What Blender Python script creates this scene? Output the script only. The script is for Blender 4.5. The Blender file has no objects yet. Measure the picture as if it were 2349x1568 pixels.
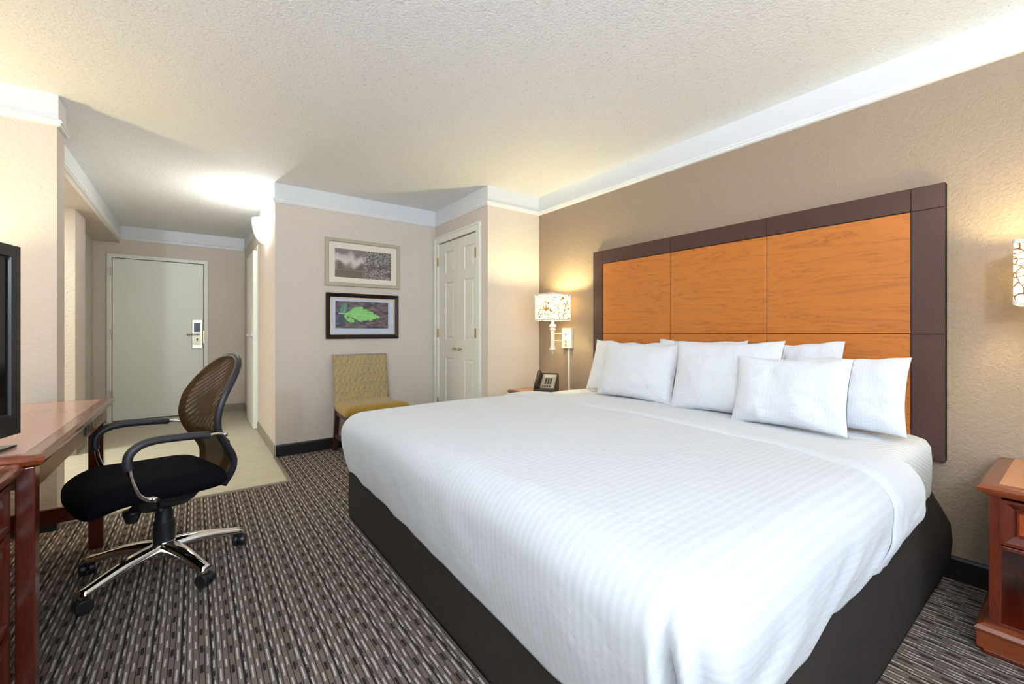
import bpy, bmesh, math, random
from mathutils import Vector, Matrix, noise
random.seed(7)
sc = bpy.context.scene
COL = sc.collection
PI = math.pi

# ------------------------------------------------------------------ camera, world, window light, exposure
TH = math.radians(36.474)
cam = bpy.data.cameras.new('camera')
cam_o = bpy.data.objects.new('camera', cam); COL.objects.link(cam_o)
cam.sensor_width = 36.0
cam.lens = 36.0 * 984.5 / 2349.0
cam.shift_y = -(784 - 762.2) / 2349.0
cam.clip_start = 0.02
cam_o.location = (0, 0, 1.108)
cam_o.rotation_euler = (PI / 2, 0, -TH)
sc.camera = cam_o

world = bpy.data.worlds.new('world'); sc.world = world
world.use_nodes = True
bg = world.node_tree.nodes['Background']
bg.inputs[0].default_value = (0.80, 0.90, 1.0, 1); bg.inputs[1].default_value = 1.0

def area(name, loc, rot, sx, sy, power, col):
    l = bpy.data.lights.new(name, 'AREA'); l.shape = 'RECTANGLE'; l.size = sx; l.size_y = sy
    l.energy = power; l.color = col
    o = bpy.data.objects.new(name, l); COL.objects.link(o)
    o.location = loc; o.rotation_euler = rot
    return o
# daylight entering through the window behind the camera
area('window_daylight', (0.75, -3.32, 1.30), (PI / 2 + .45, 0, 0), 3.4, 2.0, 48, (0.72, 0.86, 1.0))
# unseen area light added in the side room to brighten the hall
area('added_hall_fill', (-1.85, 5.05, 2.20), (0, 0, 0), 0.5, 0.5, 34, (0.93, 1.0, 0.93))

vs = sc.view_settings
sc.display_settings.display_device = 'sRGB'
vs.view_transform = 'Standard'; vs.look = 'None'; vs.gamma = 1.0; vs.use_curve_mapping = False
vs.exposure = 0.60

# ------------------------------------------------------------------ constants of the room
H = 2.44; BAND = 2.267
XR = 2.746; YJ = 3.264; XC = 2.14; YP = 4.322; XH = 0.575; YF = 7.2025
XHD = -0.747; ZS = 2.223; XS = -0.622; YS0 = 3.46; YS1 = 3.63; XL = -1.40; YB = -3.20
YV = 3.56

# ------------------------------------------------------------------ mesh helper
class MB:
    def __init__(s): s.v = []; s.f = []; s.mi = []; s.uv = {}
    def add(s, vs_, fs, m=0):
        b = len(s.v); s.v += [tuple(p) for p in vs_]
        for f in fs: s.f.append(tuple(i + b for i in f)); s.mi.append(m)
        return b
    def box(s, x0, x1, y0, y1, z0, z1, m=0):
        s.add([(x0,y0,z0),(x1,y0,z0),(x1,y1,z0),(x0,y1,z0),(x0,y0,z1),(x1,y0,z1),(x1,y1,z1),(x0,y1,z1)],
              [(0,3,2,1),(4,5,6,7),(0,1,5,4),(1,2,6,5),(2,3,7,6),(3,0,4,7)], m); return s
    def shell(s, x0, x1, y0, y1, z0, z1, open_side, m=0):
        fs = {'-z': (0,3,2,1), '+z': (4,5,6,7), '-y': (0,1,5,4), '+x': (1,2,6,5), '+y': (2,3,7,6), '-x': (3,0,4,7)}
        s.add([(x0,y0,z0),(x1,y0,z0),(x1,y1,z0),(x0,y1,z0),(x0,y0,z1),(x1,y0,z1),(x1,y1,z1),(x0,y1,z1)],
              [f for k, f in fs.items() if k != open_side], m); return s
    def ring_loft(s, rings, m=0, cap0=True, cap1=True, closed=True):
        n = len(rings[0]); b = len(s.v)
        for r in rings: s.v += [tuple(p) for p in r]
        for k in range(len(rings) - 1):
            for i in range(n if closed else n - 1):
                j = (i + 1) % n
                s.f.append((b+k*n+i, b+k*n+j, b+(k+1)*n+j, b+(k+1)*n+i)); s.mi.append(m)
        if cap0: s.f.append(tuple(b + i for i in reversed(range(n)))); s.mi.append(m)
        if cap1: s.f.append(tuple(b + (len(rings)-1)*n + i for i in range(n))); s.mi.append(m)
        return s
    def lathe(s, prof, c=(0,0,0), n=24, m=0, axis='z', cap=True, a0=0, a1=2*PI):
        rings = []
        full = abs(a1 - a0 - 2*PI) < 1e-6
        for r, h in prof:
            ring = []
            for i in range(n if full else n + 1):
                a = a0 + (a1 - a0) * i / n
                x, y = r*math.cos(a), r*math.sin(a)
                if axis == 'z': p = (c[0]+x, c[1]+y, c[2]+h)
                elif axis == 'x': p = (c[0]+h, c[1]+x, c[2]+y)
                else: p = (c[0]+y, c[1]+h, c[2]+x)
                ring.append(p)
            rings.append(ring)
        return s.ring_loft(rings, m, cap, cap, closed=full)
    def tube(s, pts, r, n=12, m=0, cap=True, flat=1.0, up=(0,0,1)):
        pts = [Vector(p) for p in pts]; rings = []
        rr = r if isinstance(r, (list, tuple)) else [r]*len(pts)
        prev = None
        for i, p in enumerate(pts):
            t = (pts[min(i+1, len(pts)-1)] - pts[max(i-1, 0)]).normalized()
            if prev is None:
                u = Vector(up)
                if abs(u.dot(t)) > .95: u = Vector((1,0,0)) if abs(t.x) < .9 else Vector((0,1,0))
            else: u = prev
            u = (u - t*u.dot(t)).normalized(); prev = u
            w = t.cross(u)
            rings.append([p + (w*math.cos(2*PI*k/n) + u*math.sin(2*PI*k/n)*flat)*rr[i] for k in range(n)])
        return s.ring_loft(rings, m, cap, cap)
    def prism(s, poly, a0, a1, axis, m=0):
        def P(p, a):
            return {'x': (a, p[0], p[1]), 'y': (p[0], a, p[1]), 'z': (p[0], p[1], a)}[axis]
        return s.ring_loft([[P(p, a0) for p in poly], [P(p, a1) for p in poly]], m)
    def grid(s, fn, nu, nv, m=0, uvf=None):
        b = len(s.v)
        for j in range(nv+1):
            for i in range(nu+1):
                s.v.append(tuple(fn(i/nu, j/nv)))
                if uvf: s.uv[len(s.v)-1] = uvf(i/nu, j/nv)
        for j in range(nv):
            for i in range(nu):
                a = b + j*(nu+1) + i
                s.f.append((a, a+1, a+nu+2, a+nu+1)); s.mi.append(m)
        return s
    def build(s, name, mats, parent=None, smooth=False, bevel=0, world=True, seg=2, recalc=True, solid=0, subsurf=0, weld=False):
        me = bpy.data.meshes.new(name)
        vv = s.v
        if parent is not None and world:
            M = (Matrix.Translation(parent.location) @ Matrix.Rotation(parent.rotation_euler.z, 4, 'Z')).inverted()
            if 'base_parent' in parent.keys(): pass
            pp = parent
            if pp.parent is not None:
                g = pp.parent
                M = (Matrix.Translation(g.location) @ Matrix.Rotation(g.rotation_euler.z, 4, 'Z')).inverted()
            vv = [tuple(M @ Vector(p)) for p in vv]
        me.from_pydata(vv, [], s.f)
        mats = mats if isinstance(mats, (list, tuple)) else [mats]
        for mt in mats: me.materials.append(mt)
        for p, k in zip(me.polygons, s.mi): p.material_index = k
        if s.uv:
            l = me.uv_layers.new(name='UVMap')
            for lp in me.loops:
                l.data[lp.index].uv = s.uv.get(lp.vertex_index, (0, 0))
        if recalc:
            bm = bmesh.new(); bm.from_mesh(me)
            if weld: bmesh.ops.remove_doubles(bm, verts=bm.verts, dist=1e-5)
            bmesh.ops.recalc_face_normals(bm, faces=bm.faces); bm.to_mesh(me); bm.free()
        if smooth:
            for p in me.polygons: p.use_smooth = True
        o = bpy.data.objects.new(name, me); COL.objects.link(o)
        if parent is not None: o.parent = parent
        if solid:
            md = o.modifiers.new('solid', 'SOLIDIFY'); md.thickness = solid; md.offset = 0
        if bevel:
            md = o.modifiers.new('bevel', 'BEVEL'); md.width = bevel; md.segments = seg; md.limit_method = 'ANGLE'
            md.angle_limit = math.radians(38)
        if subsurf:
            md = o.modifiers.new('sub', 'SUBSURF'); md.levels = subsurf; md.render_levels = subsurf
        if smooth == 'auto':
            md = o.modifiers.new('wn', 'WEIGHTED_NORMAL')
            try:
                me.set_sharp_from_angle(angle=math.radians(40))
            except Exception: pass
        return o

def thing(name, loc, label, cat, rz=0, group=None):
    o = bpy.data.objects.new(name, None); COL.objects.link(o)
    o.location = loc; o.rotation_euler = (0, 0, rz); o.empty_display_size = .1
    o['label'] = label; o['category'] = cat
    if group: o['group'] = group
    return o
def tag(o, label, cat, group=None):
    o['label'] = label; o['category'] = cat
    if group: o['group'] = group
    return o
def struct(o): o['kind'] = 'structure'; return o
def sthing(name, loc):
    o = bpy.data.objects.new(name, None); COL.objects.link(o); o.location = loc; o['kind'] = 'structure'; return o

def panel_face(mb, U, V, panels, fmap, prof, m=0, mp=None):
    """flat face over the rectangle U x V, each panel rectangle sunk or raised by prof = [(inset, depth), ...]"""
    us = sorted({U[0], U[1]} | {p[0] for p in panels} | {p[1] for p in panels})
    vs2 = sorted({V[0], V[1]} | {p[2] for p in panels} | {p[3] for p in panels})
    for i in range(len(us)-1):
        for j in range(len(vs2)-1):
            u0, u1, v0, v1 = us[i], us[i+1], vs2[j], vs2[j+1]
            if any(p[0]-1e-6 <= u0 and u1 <= p[1]+1e-6 and p[2]-1e-6 <= v0 and v1 <= p[3]+1e-6 for p in panels): continue
            mb.add([fmap(u0,v0,0), fmap(u1,v0,0), fmap(u1,v1,0), fmap(u0,v1,0)], [(0,1,2,3)], m)
    for p in panels:
        rings = [[fmap(p[0],p[2],0), fmap(p[1],p[2],0), fmap(p[1],p[3],0), fmap(p[0],p[3],0)]]
        for ins, d in prof:
            a, b, c, e = p[0]+ins, p[1]-ins, p[2]+ins, p[3]-ins
            rings.append([fmap(a,c,d), fmap(b,c,d), fmap(b,e,d), fmap(a,e,d)])
        mb.ring_loft(rings[:-1] + [rings[-1]], m, False, mp is None)
        if mp is not None: mb.add(rings[-1], [(0,1,2,3)], mp)

# ------------------------------------------------------------------ materials
def mat(name, col=(.8,.8,.8), rough=.5, metal=0, spec=.5, coat=0, sheen=0):
    m = bpy.data.materials.new(name); m.use_nodes = True
    b = m.node_tree.nodes['Principled BSDF']
    b.inputs['Base Color'].default_value = (*col, 1); b.inputs['Roughness'].default_value = rough
    b.inputs['Metallic'].default_value = metal; b.inputs['Specular IOR Level'].default_value = spec
    b.inputs['Coat Weight'].default_value = coat; b.inputs['Sheen Weight'].default_value = sheen
    return m
class N:
    """tiny node-graph helper"""
    def __init__(s, m): s.m = m; s.t = m.node_tree; s.b = s.t.nodes.get('Principled BSDF')
    def n(s, typ, **kw):
        x = s.t.nodes.new(typ)
        for k, v in kw.items(): setattr(x, k, v)
        return x
    def l(s, a, b): s.t.links.new(a, b)
    def val(s, sock, v):
        if isinstance(v, (int, float)): sock.default_value = v
        elif isinstance(v, tuple): sock.default_value = v
        else: s.l(v, sock)
    def math(s, op, a, b=0.0, c=None):
        x = s.n('ShaderNodeMath', operation=op)
        s.val(x.inputs[0], a); s.val(x.inputs[1], b)
        if c is not None: s.val(x.inputs[2], c)
        return x.outputs[0]
    def coord(s, kind='Object'): return s.n('ShaderNodeTexCoord').outputs[kind]
    def mapping(s, v, scale=(1,1,1), rot=(0,0,0), loc=(0,0,0)):
        x = s.n('ShaderNodeMapping'); s.l(v, x.inputs[0])
        x.inputs['Scale'].default_value = scale; x.inputs['Rotation'].default_value = rot; x.inputs['Location'].default_value = loc
        return x.outputs[0]
    def noise(s, v, scale, detail=2, rough=.5, dist=0):
        x = s.n('ShaderNodeTexNoise'); s.l(v, x.inputs['Vector'])
        x.inputs['Scale'].default_value = scale; x.inputs['Detail'].default_value = detail
        x.inputs['Roughness'].default_value = rough; x.inputs['Distortion'].default_value = dist
        return x.outputs['Fac']
    def mix(s, f, a, b):
        x = s.n('ShaderNodeMix', data_type='RGBA'); s.val(x.inputs[0], f)
        s.val(x.inputs[6], (*a, 1) if isinstance(a, tuple) and len(a) == 3 else a)
        s.val(x.inputs[7], (*b, 1) if isinstance(b, tuple) and len(b) == 3 else b)
        return x.outputs[2]
    def ramp(s, f, stops):
        x = s.n('ShaderNodeValToRGB'); s.l(f, x.inputs[0]); e = x.color_ramp.elements
        while len(e) < len(stops): e.new(.5)
        for q, (p, c) in zip(e, stops):
            q.position = p; q.color = (*c, 1) if isinstance(c, tuple) else (c, c, c, 1)
        return x.outputs[0]
    def bump(s, h, strength=.3, dist=.01):
        x = s.n('ShaderNodeBump'); s.l(h, x.inputs['Height'])
        x.inputs['Strength'].default_value = strength; x.inputs['Distance'].default_value = dist
        s.l(x.outputs[0], s.b.inputs['Normal'])
    def col(s, c): s.l(c, s.b.inputs['Base Color'])
    def sep(s, v):
        x = s.n('ShaderNodeSeparateXYZ'); s.l(v, x.inputs[0]); return x.outputs

def wall_mat(name, col):
    m = mat(name, col, .62, spec=.3); g = N(m); co = g.coord()
    a = g.noise(co, 62, 3, .5, .6); b = g.noise(co, 150, 2)
    h = g.ramp(a, [(.42, 0.0), (.60, 1.0)])
    hh = g.math('ADD', h, g.math('MULTIPLY', b, .35))
    g.bump(hh, .36, .004)
    v = g.noise(co, 1.3, 2)
    g.col(g.mix(v, tuple(c*.97 for c in col), tuple(min(1, c*1.03) for c in col)))
    return m
M = {}
M['wall'] = wall_mat('textured_beige_wall', (.66, .575, .50))
M['taupe'] = wall_mat('textured_taupe_wall', (.315, .232, .168))
m = M['ceiling'] = mat('popcorn_ceiling', (.72, .70, .68), .8, spec=.2); g = N(m); co = g.coord()
a = g.noise(co, 85, 3, .6); g.bump(a, .8, .006)
sp = g.ramp(g.noise(co, 62, 3, .7), [(.30, (.70, .69, .69)), (.42, (.87, .87, .88))]); g.col(sp)
M['band'] = mat('white_crown_paint', (.70, .71, .73), .45)
M['mould'] = mat('white_moulding_gloss', (.80, .80, .81), .3)
M['door'] = mat('cream_door_paint', (.76, .73, .65), .38)
M['hall_door'] = mat('pale_hall_door_paint', (.82, .82, .74), .4)
M['frame_paint'] = mat('door_frame_paint', (.80, .78, .70), .35)
M['base_black'] = mat('black_vinyl_base', (.012, .009, .009), .35)
M['base_grey'] = mat('grey_vinyl_base', (.27, .235, .185), .5)
M['strip'] = mat('metal_floor_strip', (.24, .20, .155), .4, .3)
M['brass'] = mat('brass', (.55, .40, .15), .28, 1)
M['steel'] = mat('brushed_steel', (.66, .63, .56), .38, 1)
M['chrome'] = mat('chrome', (.80, .78, .76), .07, 1)
M['black'] = mat('black_plastic', (.012, .012, .014), .38)
M['black_soft'] = mat('black_rubber_grip', (.022, .022, .026), .45)
M['black_gloss'] = mat('black_gloss', (.006, .006, .008), .08)
M['white_metal'] = mat('cream_lamp_metal', (.78, .73, .62), .35)
M['gold_edge'] = mat('gold_fillet', (.55, .42, .28), .35, .6)

# carpet: threads run along Y
m = M['carpet'] = mat('striped_carpet', (.1,.08,.07), .95, spec=.1); g = N(m); co = g.coord()
wob = g.math('MULTIPLY', g.math('SUBTRACT', g.noise(co, 9, 2), .5), .005)
X, Y, Z = g.sep(co)[0:3]
P_ = .0166
xs = g.math('DIVIDE', g.math('ADD', X, g.math('ADD', wob, 10.0)), P_)
ci = g.math('FLOOR', xs); fx = g.math('FRACT', xs)
wn = g.n('ShaderNodeTexWhiteNoise', noise_dimensions='1D'); g.l(ci, wn.inputs['W'])
m5 = g.math('MODULO', ci, 5.0)
def isc(k): return g.math('COMPARE', m5, float(k), .4)
alt = g.math('MULTIPLY', g.math('MODULO', ci, 2.0), .46)
ys = g.math('ADD', g.math('DIVIDE', g.math('ADD', Y, 10.0), .108), g.math('ADD', alt, g.math('MULTIPLY', wn.outputs[0], .25)))
fy = g.math('FRACT', ys)
edge = g.math('MULTIPLY', g.math('SUBTRACT', g.noise(co, 340, 3, .8), .5), .8)
fxe = g.math('ADD', fx, edge); fye = g.math('ADD', fy, g.math('MULTIPLY', edge, .25))
inx = g.math('MULTIPLY', g.math('GREATER_THAN', fxe, .44), g.math('LESS_THAN', fxe, .70))
duty = g.math('ADD', .44, g.math('MULTIPLY', g.math('ADD', isc(1), isc(4)), .20))
dash = g.math('MULTIPLY', inx, g.math('MULTIPLY', g.math('GREATER_THAN', fye, .06), g.math('LESS_THAN', fye, duty)))
dash = g.math('MULTIPLY', dash, g.math('SUBTRACT', 1.0, isc(3)))
wide = g.math('MULTIPLY', g.math('GREATER_THAN', fxe, .30), g.math('LESS_THAN', fxe, .86))
bd = g.math('MULTIPLY', g.math('MULTIPLY', wide, isc(3)), g.math('MULTIPLY', g.math('GREATER_THAN', fye, .12), g.math('LESS_THAN', fye, .50)))
bd2 = g.math('MULTIPLY', g.math('MULTIPLY', inx, isc(0)), g.math('MULTIPLY', g.math('GREATER_THAN', fye, .66), g.math('LESS_THAN', fye, .90)))
bd = g.math('MAXIMUM', bd, bd2)
line = g.math('LESS_THAN', fxe, .17)
heavy = g.math('MULTIPLY', isc(0), g.math('LESS_THAN', fxe, .42))
line = g.math('MAXIMUM', line, heavy)
dash = g.math('MULTIPLY', dash, g.math('SUBTRACT', 1.0, heavy))
fz = g.noise(co, 420, 3, .75)
fzc = g.ramp(fz, [(.32, 0.0), (.68, 1.0)])
b0 = g.mix(fzc, (.070, .049, .040), (.31, .240, .205))
base = g.mix(g.math('MULTIPLY', g.math('ADD', isc(1), isc(4)), .35), b0, g.mix(fzc, (.10, .075, .065), (.43, .36, .32)))
wht = g.mix(fzc, (.33, .28, .24), (.92, .87, .80))
c1 = g.mix(dash, base, wht)
c2 = g.mix(g.math('MULTIPLY', g.math('MAXIMUM', line, bd), .88), c1, (.010, .008, .009))
g.col(c2)
hgt = g.math('SUBTRACT', g.math('ADD', g.math('MULTIPLY', dash, .6), fz), g.math('MULTIPLY', line, .6))
g.bump(hgt, .7, .004)

m = M['vinyl'] = mat('wood_look_vinyl', (.4,.36,.27), .42); g = N(m); co = g.coord()
X, Y, Z = g.sep(co)[0:3]
row = g.math('FLOOR', g.math('DIVIDE', g.math('ADD', Y, 20.0), .152))
wn = g.n('ShaderNodeTexWhiteNoise', noise_dimensions='1D'); g.l(row, wn.inputs['W'])
gr = g.noise(g.mapping(co, (2.2, 26, 1)), 3.2, 5, .6, .6)
gc = g.ramp(gr, [(.25, (.37, .33, .245)), (.75, (.66, .60, .47))])
gc = g.mix(g.math('MULTIPLY', wn.outputs[0], .22), gc, (.52, .46, .35))
fr = g.math('FRACT', g.math('DIVIDE', g.math('ADD', Y, 20.0), .152))
g.col(g.mix(g.math('MULTIPLY', g.math('LESS_THAN', fr, .02), .35), gc, (.16, .14, .10)))

def wood(name, c0, c1, rough=.3, scale=(1.2, 1.2, 14), ns=3.0, dist=1.2, coat=.3, fine=.25, ring=.55):
    m = mat(name, c0, rough, coat=coat); g = N(m); co = g.coord()
    mp = g.mapping(co, scale)
    a = g.noise(mp, ns, 4, .55, dist)
    w = g.math('FRACT', g.math('MULTIPLY', a, 7.0))
    w = g.math('ABSOLUTE', g.math('SUBTRACT', w, .5))
    w = g.ramp(w, [(.0, 1.0), (.10, .25), (.5, 0.0)]); rw = ring
    f = g.noise(g.mapping(co, tuple(q*6 for q in scale)), 4, 3)
    t = g.math('ADD', g.math('MULTIPLY', w, rw), g.math('MULTIPLY', f, fine))
    g.col(g.mix(t, c1, c0)); m.node_tree.nodes['Principled BSDF'].inputs['Coat Roughness'].default_value = .15
    return m
M['hb_wood'] = wood('honey_cherry_veneer', (.27, .070, .006), (.52, .165, .020), .5, (1, .75, 6.5), 2.3, 1.0, .0, .3)
M['hb_frame'] = wood('dark_brown_laminate', (.036, .012, .009), (.072, .025, .016), .55, (1, 12, 12), 3, .2, .0, .8)
M['groove'] = mat('dark_groove', (.04, .012, .008), .6)
M['cherry'] = wood('cherry_stain', (.040, .004, .0015), (.145, .018, .005), .25, (9, 9, 1.2), 2.2, .3, .5, .8, .15)
M['cherry_light'] = wood('cherry_stain_panel', (.16, .022, .004), (.36, .070, .012), .22, (8, 8, 1.2), 2.2, .3, .5, .7, .25)
M['cherry_top'] = wood('cherry_laminate_top', (.44, .155, .055), (.62, .27, .125), .25, (22, 1.0, 1), 2.0, .2, .4, .6, .10)
M['desk_top'] = wood('desk_laminate_top', (.50, .25, .19), (.56, .30, .235), .22, (14, 1.0, 1), 2.0, .2, .4, .6, .05)
M['edge_worn'] = wood('worn_cherry_edge', (.09, .014, .004), (.25, .058, .016), .22, (8, 1.5, 8), 2.0, .3, .5, .8, .15)
M['dark_wood'] = mat('espresso_wood', (.045, .016, .010), .3)

# linen with woven satin stripe along the cloth's length
def linen(name, axis='uv', per=.0245, base=(.62,.638,.68), dark=(.578,.596,.64), wr=.35, wscale=6):
    m = mat(name, base, .8, spec=.2, sheen=.25); g = N(m)
    co = g.coord('UV'); u = g.sep(co)[1 if axis == 'uv' else 0]
    ob = g.coord()
    f = g.math('FRACT', g.math('DIVIDE', u, per))
    s_ = g.ramp(f, [(.42, 0.0), (.5, 1.0), (.92, 1.0), (1.0, 0.0)])
    g.col(g.mix(s_, base, dark))
    wv = g.noise(ob, wscale, 4, .55, .8)
    wv2 = g.noise(g.mapping(ob, (1, .35, 1)), wscale*3.3, 3, .5, 1.0)
    hh = g.math('ADD', g.math('MULTIPLY', wv, 1.0), g.math('ADD', g.math('MULTIPLY', wv2, .28), g.math('MULTIPLY', s_, .02)))
    g.bump(hh, wr, .03)
    return m
M['duvet'] = linen('striped_duvet_linen', wr=.30, wscale=4)
M['sheet'] = linen('white_top_sheet', per=.012, base=(.63,.65,.69), dark=(.60,.62,.66), wr=.35, wscale=5)
M['fitted'] = linen('striped_fitted_sheet', per=.016, base=(.66,.68,.73), dark=(.56,.58,.63), wr=.5, wscale=6)
M['pillow'] = linen('striped_pillow_linen', axis='u', per=.013, base=(.71,.73,.78), dark=(.685,.705,.755), wr=.42, wscale=9)
m = M['skirt'] = mat('charcoal_bed_wrap', (.030, .0245, .022), .85, spec=.15); g = N(m)
g.bump(g.noise(g.coord(), 3.5, 3, .5, .5), .3, .03)

# ------------------------------------------------------------------ room shell
def wall(name, x0, x1, y0, y1, z0=0, z1=H, mt='wall'):
    return struct(MB().box(x0, x1, y0, y1, z0, z1).build(name, M[mt]))
wall('wall_right', XR, XR+.12, YB, YJ+.12, mt='taupe')
wall('wall_right_return', XC+.10, XR+.02, YJ, YJ+.12)
# closet wall with the doorway cut out
wc = MB()
wc.box(XC, XC+.10, YJ, 3.444, 0, H); wc.box(XC, XC+.10, 4.250, YP, 0, H); wc.box(XC, XC+.10, 3.444, 4.250, 2.069, H)
struct(wc.build('wall_closet', M['wall']))
wall('wall_far', XH, XC+.10, YP, YP+.12)
wh = MB()
wh.box(XH, XH+.12, YP+.12, 5.70, 0, H); wh.box(XH, XH+.12, 6.46, YF, 0, H); wh.box(XH, XH+.12, 5.70, 6.46, 2.035, H)
struct(wh.build('wall_hall', M['wall']))
we = MB()
we.box(-2.3, -.822, YF, YF+.12, 0, H); we.box(.097, XH+.12, YF, YF+.12, 0, H); we.box(-.822, .097, YF, YF+.12, 2.036, H)
struct(we.build('wall_entry', M['wall']))
wall('wall_left_stub', -2.3, XS, YS0, YS1)
wall('wall_header', XHD-.12, XHD, YS1, YF, ZS, H)
wall('ceiling_soffit', -2.3, XHD-.12, YS1, YF, ZS, ZS+.05)
wall('wall_alcove', -1.25, -.989, 5.90, YF, 0, ZS)
wall('wall_pier', -1.25, -.868, 5.46, 5.90, 0, ZS)
wall('wall_vanity', -2.3, -2.2, YS1, 5.5, 0, ZS)
wall('wall_vanity_end', -2.2, -1.25, 5.46, 5.56, 0, ZS)
wall('wall_left', XL-.12, XL, YB, YS0)
wb = MB()
wb.box(XL-.12, -.95, YB-.12, YB, 0, H); wb.box(2.45, XR+.12, YB-.12, YB, 0, H)
wb.box(-.95, 2.45, YB-.12, YB, 0, .30); wb.box(-.95, 2.45, YB-.12, YB, 2.30, H)
struct(wb.build('wall_behind', M['wall']))
# closet and bathroom interiors, closed boxes behind the doors
wall('wall_closet_inside', XC+.62, XC+.70, YJ+.12, YP+.2)
wall('wall_closet_end', XC+.10, XC+.70, YP+.12, YP+.2)
struct(MB().box(XL-.12, XR+.12, YB-.12, YV-.008, -.06, 0).box(XH+.005, XR+.12, YV-.008, YP+.12, -.06, 0).build('floor', M['carpet']))
struct(MB().box(-2.3, XH+.005, YV-.008, YF+.12, -.06, .001).build('floor_hall', M['vinyl']))
struct(MB().box(-2.3, XR+.12, YB-.12, YF+.12, H, H+.08).build('ceiling', M['ceiling']))
st = MB()
st.prism([(YV-.022, .001), (YV-.016, .006), (YV+.012, .006), (YV+.018, .002)], XS, XH+.014, 'x')
st.prism([(XH-.018, .002), (XH-.010, .0062), (XH+.010, .0062), (XH+.016, .001)], YV-.022, YP, 'y')
struct(st.build('trim_9', M['strip']))

# painted band and moulding around the room
def offset_path(path, d, closed=True):
    n = len(path); out = []
    for i in range(n):
        p = Vector(path[i]); a = Vector(path[(i-1) % n]); b = Vector(path[(i+1) % n])
        if not closed and i == 0: a = p - (b - p)
        if not closed and i == n-1: b = p + (p - a)
        e1 = (p - a).normalized(); e2 = (b - p).normalized()
        n1 = Vector((-e1.y, e1.x)); n2 = Vector((-e2.y, e2.x))
        k = (n1 + n2); k = k / max(.3, k.dot(n1)) if k.length > 1e-6 else n1
        out.append((p.x + k.x*d, p.y + k.y*d))
    return out
def sweep(path, prof, closed=True):
    mb = MB(); rings = []
    cols = [offset_path(path, d, closed) for d, z in prof]
    n = len(path)
    for i in range(n): rings.append([(cols[k][i][0], cols[k][i][1], prof[k][1]) for k in range(len(prof))])
    if closed: rings.append(rings[0])
    mb.ring_loft(rings, 0, not closed, not closed)
    return mb
room = [(XR, YB), (XR, YJ), (XC, YJ), (XC, YP), (XH, YP), (XH, YF), (XHD, YF), (XHD, YS1), (XS, YS1), (XS, YS0), (XL, YS0), (XL, YB)]
sweep(room, [(0, H), (.006, H), (.006, BAND+.03), (0, BAND+.03)]).build('trim_1', M['band'])
struct(bpy.data.objects['trim_1'])
prof = [(0, BAND+.042), (.007, BAND+.042), (.012, BAND+.036), (.020, BAND+.030), (.024, BAND+.022), (.023, BAND+.015), (.016, BAND+.0125),
        (.016, BAND+.010), (.019, BAND+.0075), (.017, BAND+.002), (.010, BAND-.002), (0, BAND-.004)]
struct(sweep(room, prof).build('trim_2', M['mould']))
# base boards
bp = [(0, 0), (.010, 0), (.010, .092), (.006, .103), (0, .105)]
def base(name, pts, mt): return struct(sweep(pts, bp, False).build(name, M[mt]))
base('baseboard_right', [(XR, YB), (XR, YJ), (XC, YJ), (XC, 3.375)], 'base_black')
base('baseboard_far', [(XC, 4.306), (XC, YP), (XH+.004, YP)], 'base_black')
base('baseboard_hall', [(XH, YP), (XH, 5.600)], 'base_grey')
base('baseboard_entry', [(XH, 6.56), (XH, YF), (.146, YF)], 'base_grey')
base('baseboard_entry_left', [(-.869, YF), (-.989, YF), (-.989, 5.90), (-.868, 5.90), (-.868, 5.46), (-1.25, 5.46)], 'base_grey')
base('baseboard_stub_side', [(XS, YS1), (XS, YS0)], 'base_grey')
base('baseboard_left', [(XS, YS0), (XL, YS0), (XL, YB)], 'base_black')

# window behind the camera (daylight comes in through it)
w = sthing('window_1', (.75, YB, .3))
f = MB()
for a, b in ((-.95, -.89), (.15, .19), (1.31, 1.35), (2.39, 2.45)): f.box(a, b, YB-.08, YB-.02, .30, 2.30)
f.box(-.89, 2.39, YB-.08, YB-.02, .30, .36); f.box(-.89, 2.39, YB-.08, YB-.02, 2.24, 2.30)
f.build('window_frame', M['band'], w)
MB().box(-.98, 2.48, YB-.02, YB+.05, .27, .30).build('window_sill', M['band'], w)

# ------------------------------------------------------------------ doors
def uframe(mb, a0, a1, a2, a3, z0, z1, d0, d1, axis):
    """door surround: outer edges a0/a3, opening a1..a2, head between z0 and z1"""
    mb.prism([(a0, 0), (a1, 0), (a1, z0), (a2, z0), (a2, 0), (a3, 0), (a3, z1), (a0, z1)], d0, d1, axis); return mb
hinge_prof = [(.0065, -.045), (.0065, .045)]
# entry door
d = sthing('door_1', (-.36, YF, 0))
slab = MB().box(-.818, .093, YF-.006, YF+.035, .012, 2.030).build('door_slab', M['hall_door'], d, bevel=.002)
fr = MB()
uframe(fr, -.869, -.824, .099, .146, 2.036, 2.081, YF-.022, YF+.06, 'y')
fr.build('door_frame', M['frame_paint'], d, bevel=.003)
for z in (1.86, 1.088, .335):
    MB().lathe([(.007, -.055), (.007, .055)], (-.826, YF-.024, z), 10).box(-.858, -.826, YF-.026, YF-.022, z-.055, z+.055).build('hinge', M['steel'], d)
lk = MB().box(-.032, .088, YF-.022, YF-.006, .892, 1.282).build('lock_plate', M['steel'], d, bevel=.006)
MB().box(-.008, .062, YF-.030, YF-.020, 1.115, 1.235).build('card_reader', M['black_gloss'], lk, bevel=.006)
MB().box(.008, .042, YF-.0335, YF-.029, 1.13, 1.21).build('reader_slot', mat('dark_grey_plastic', (.05,.05,.06), .3), lk)
kp = MB().box(-.010, .064, YF-.027, YF-.020, .945, 1.105).build('thumb_turn_plate', mat('pale_brass', (.50,.44,.28), .35, .8), lk, bevel=.003)
MB().box(.018, .036, YF-.030, YF-.026, .995, 1.03).build('keyhole', M['black'], lk)
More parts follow.
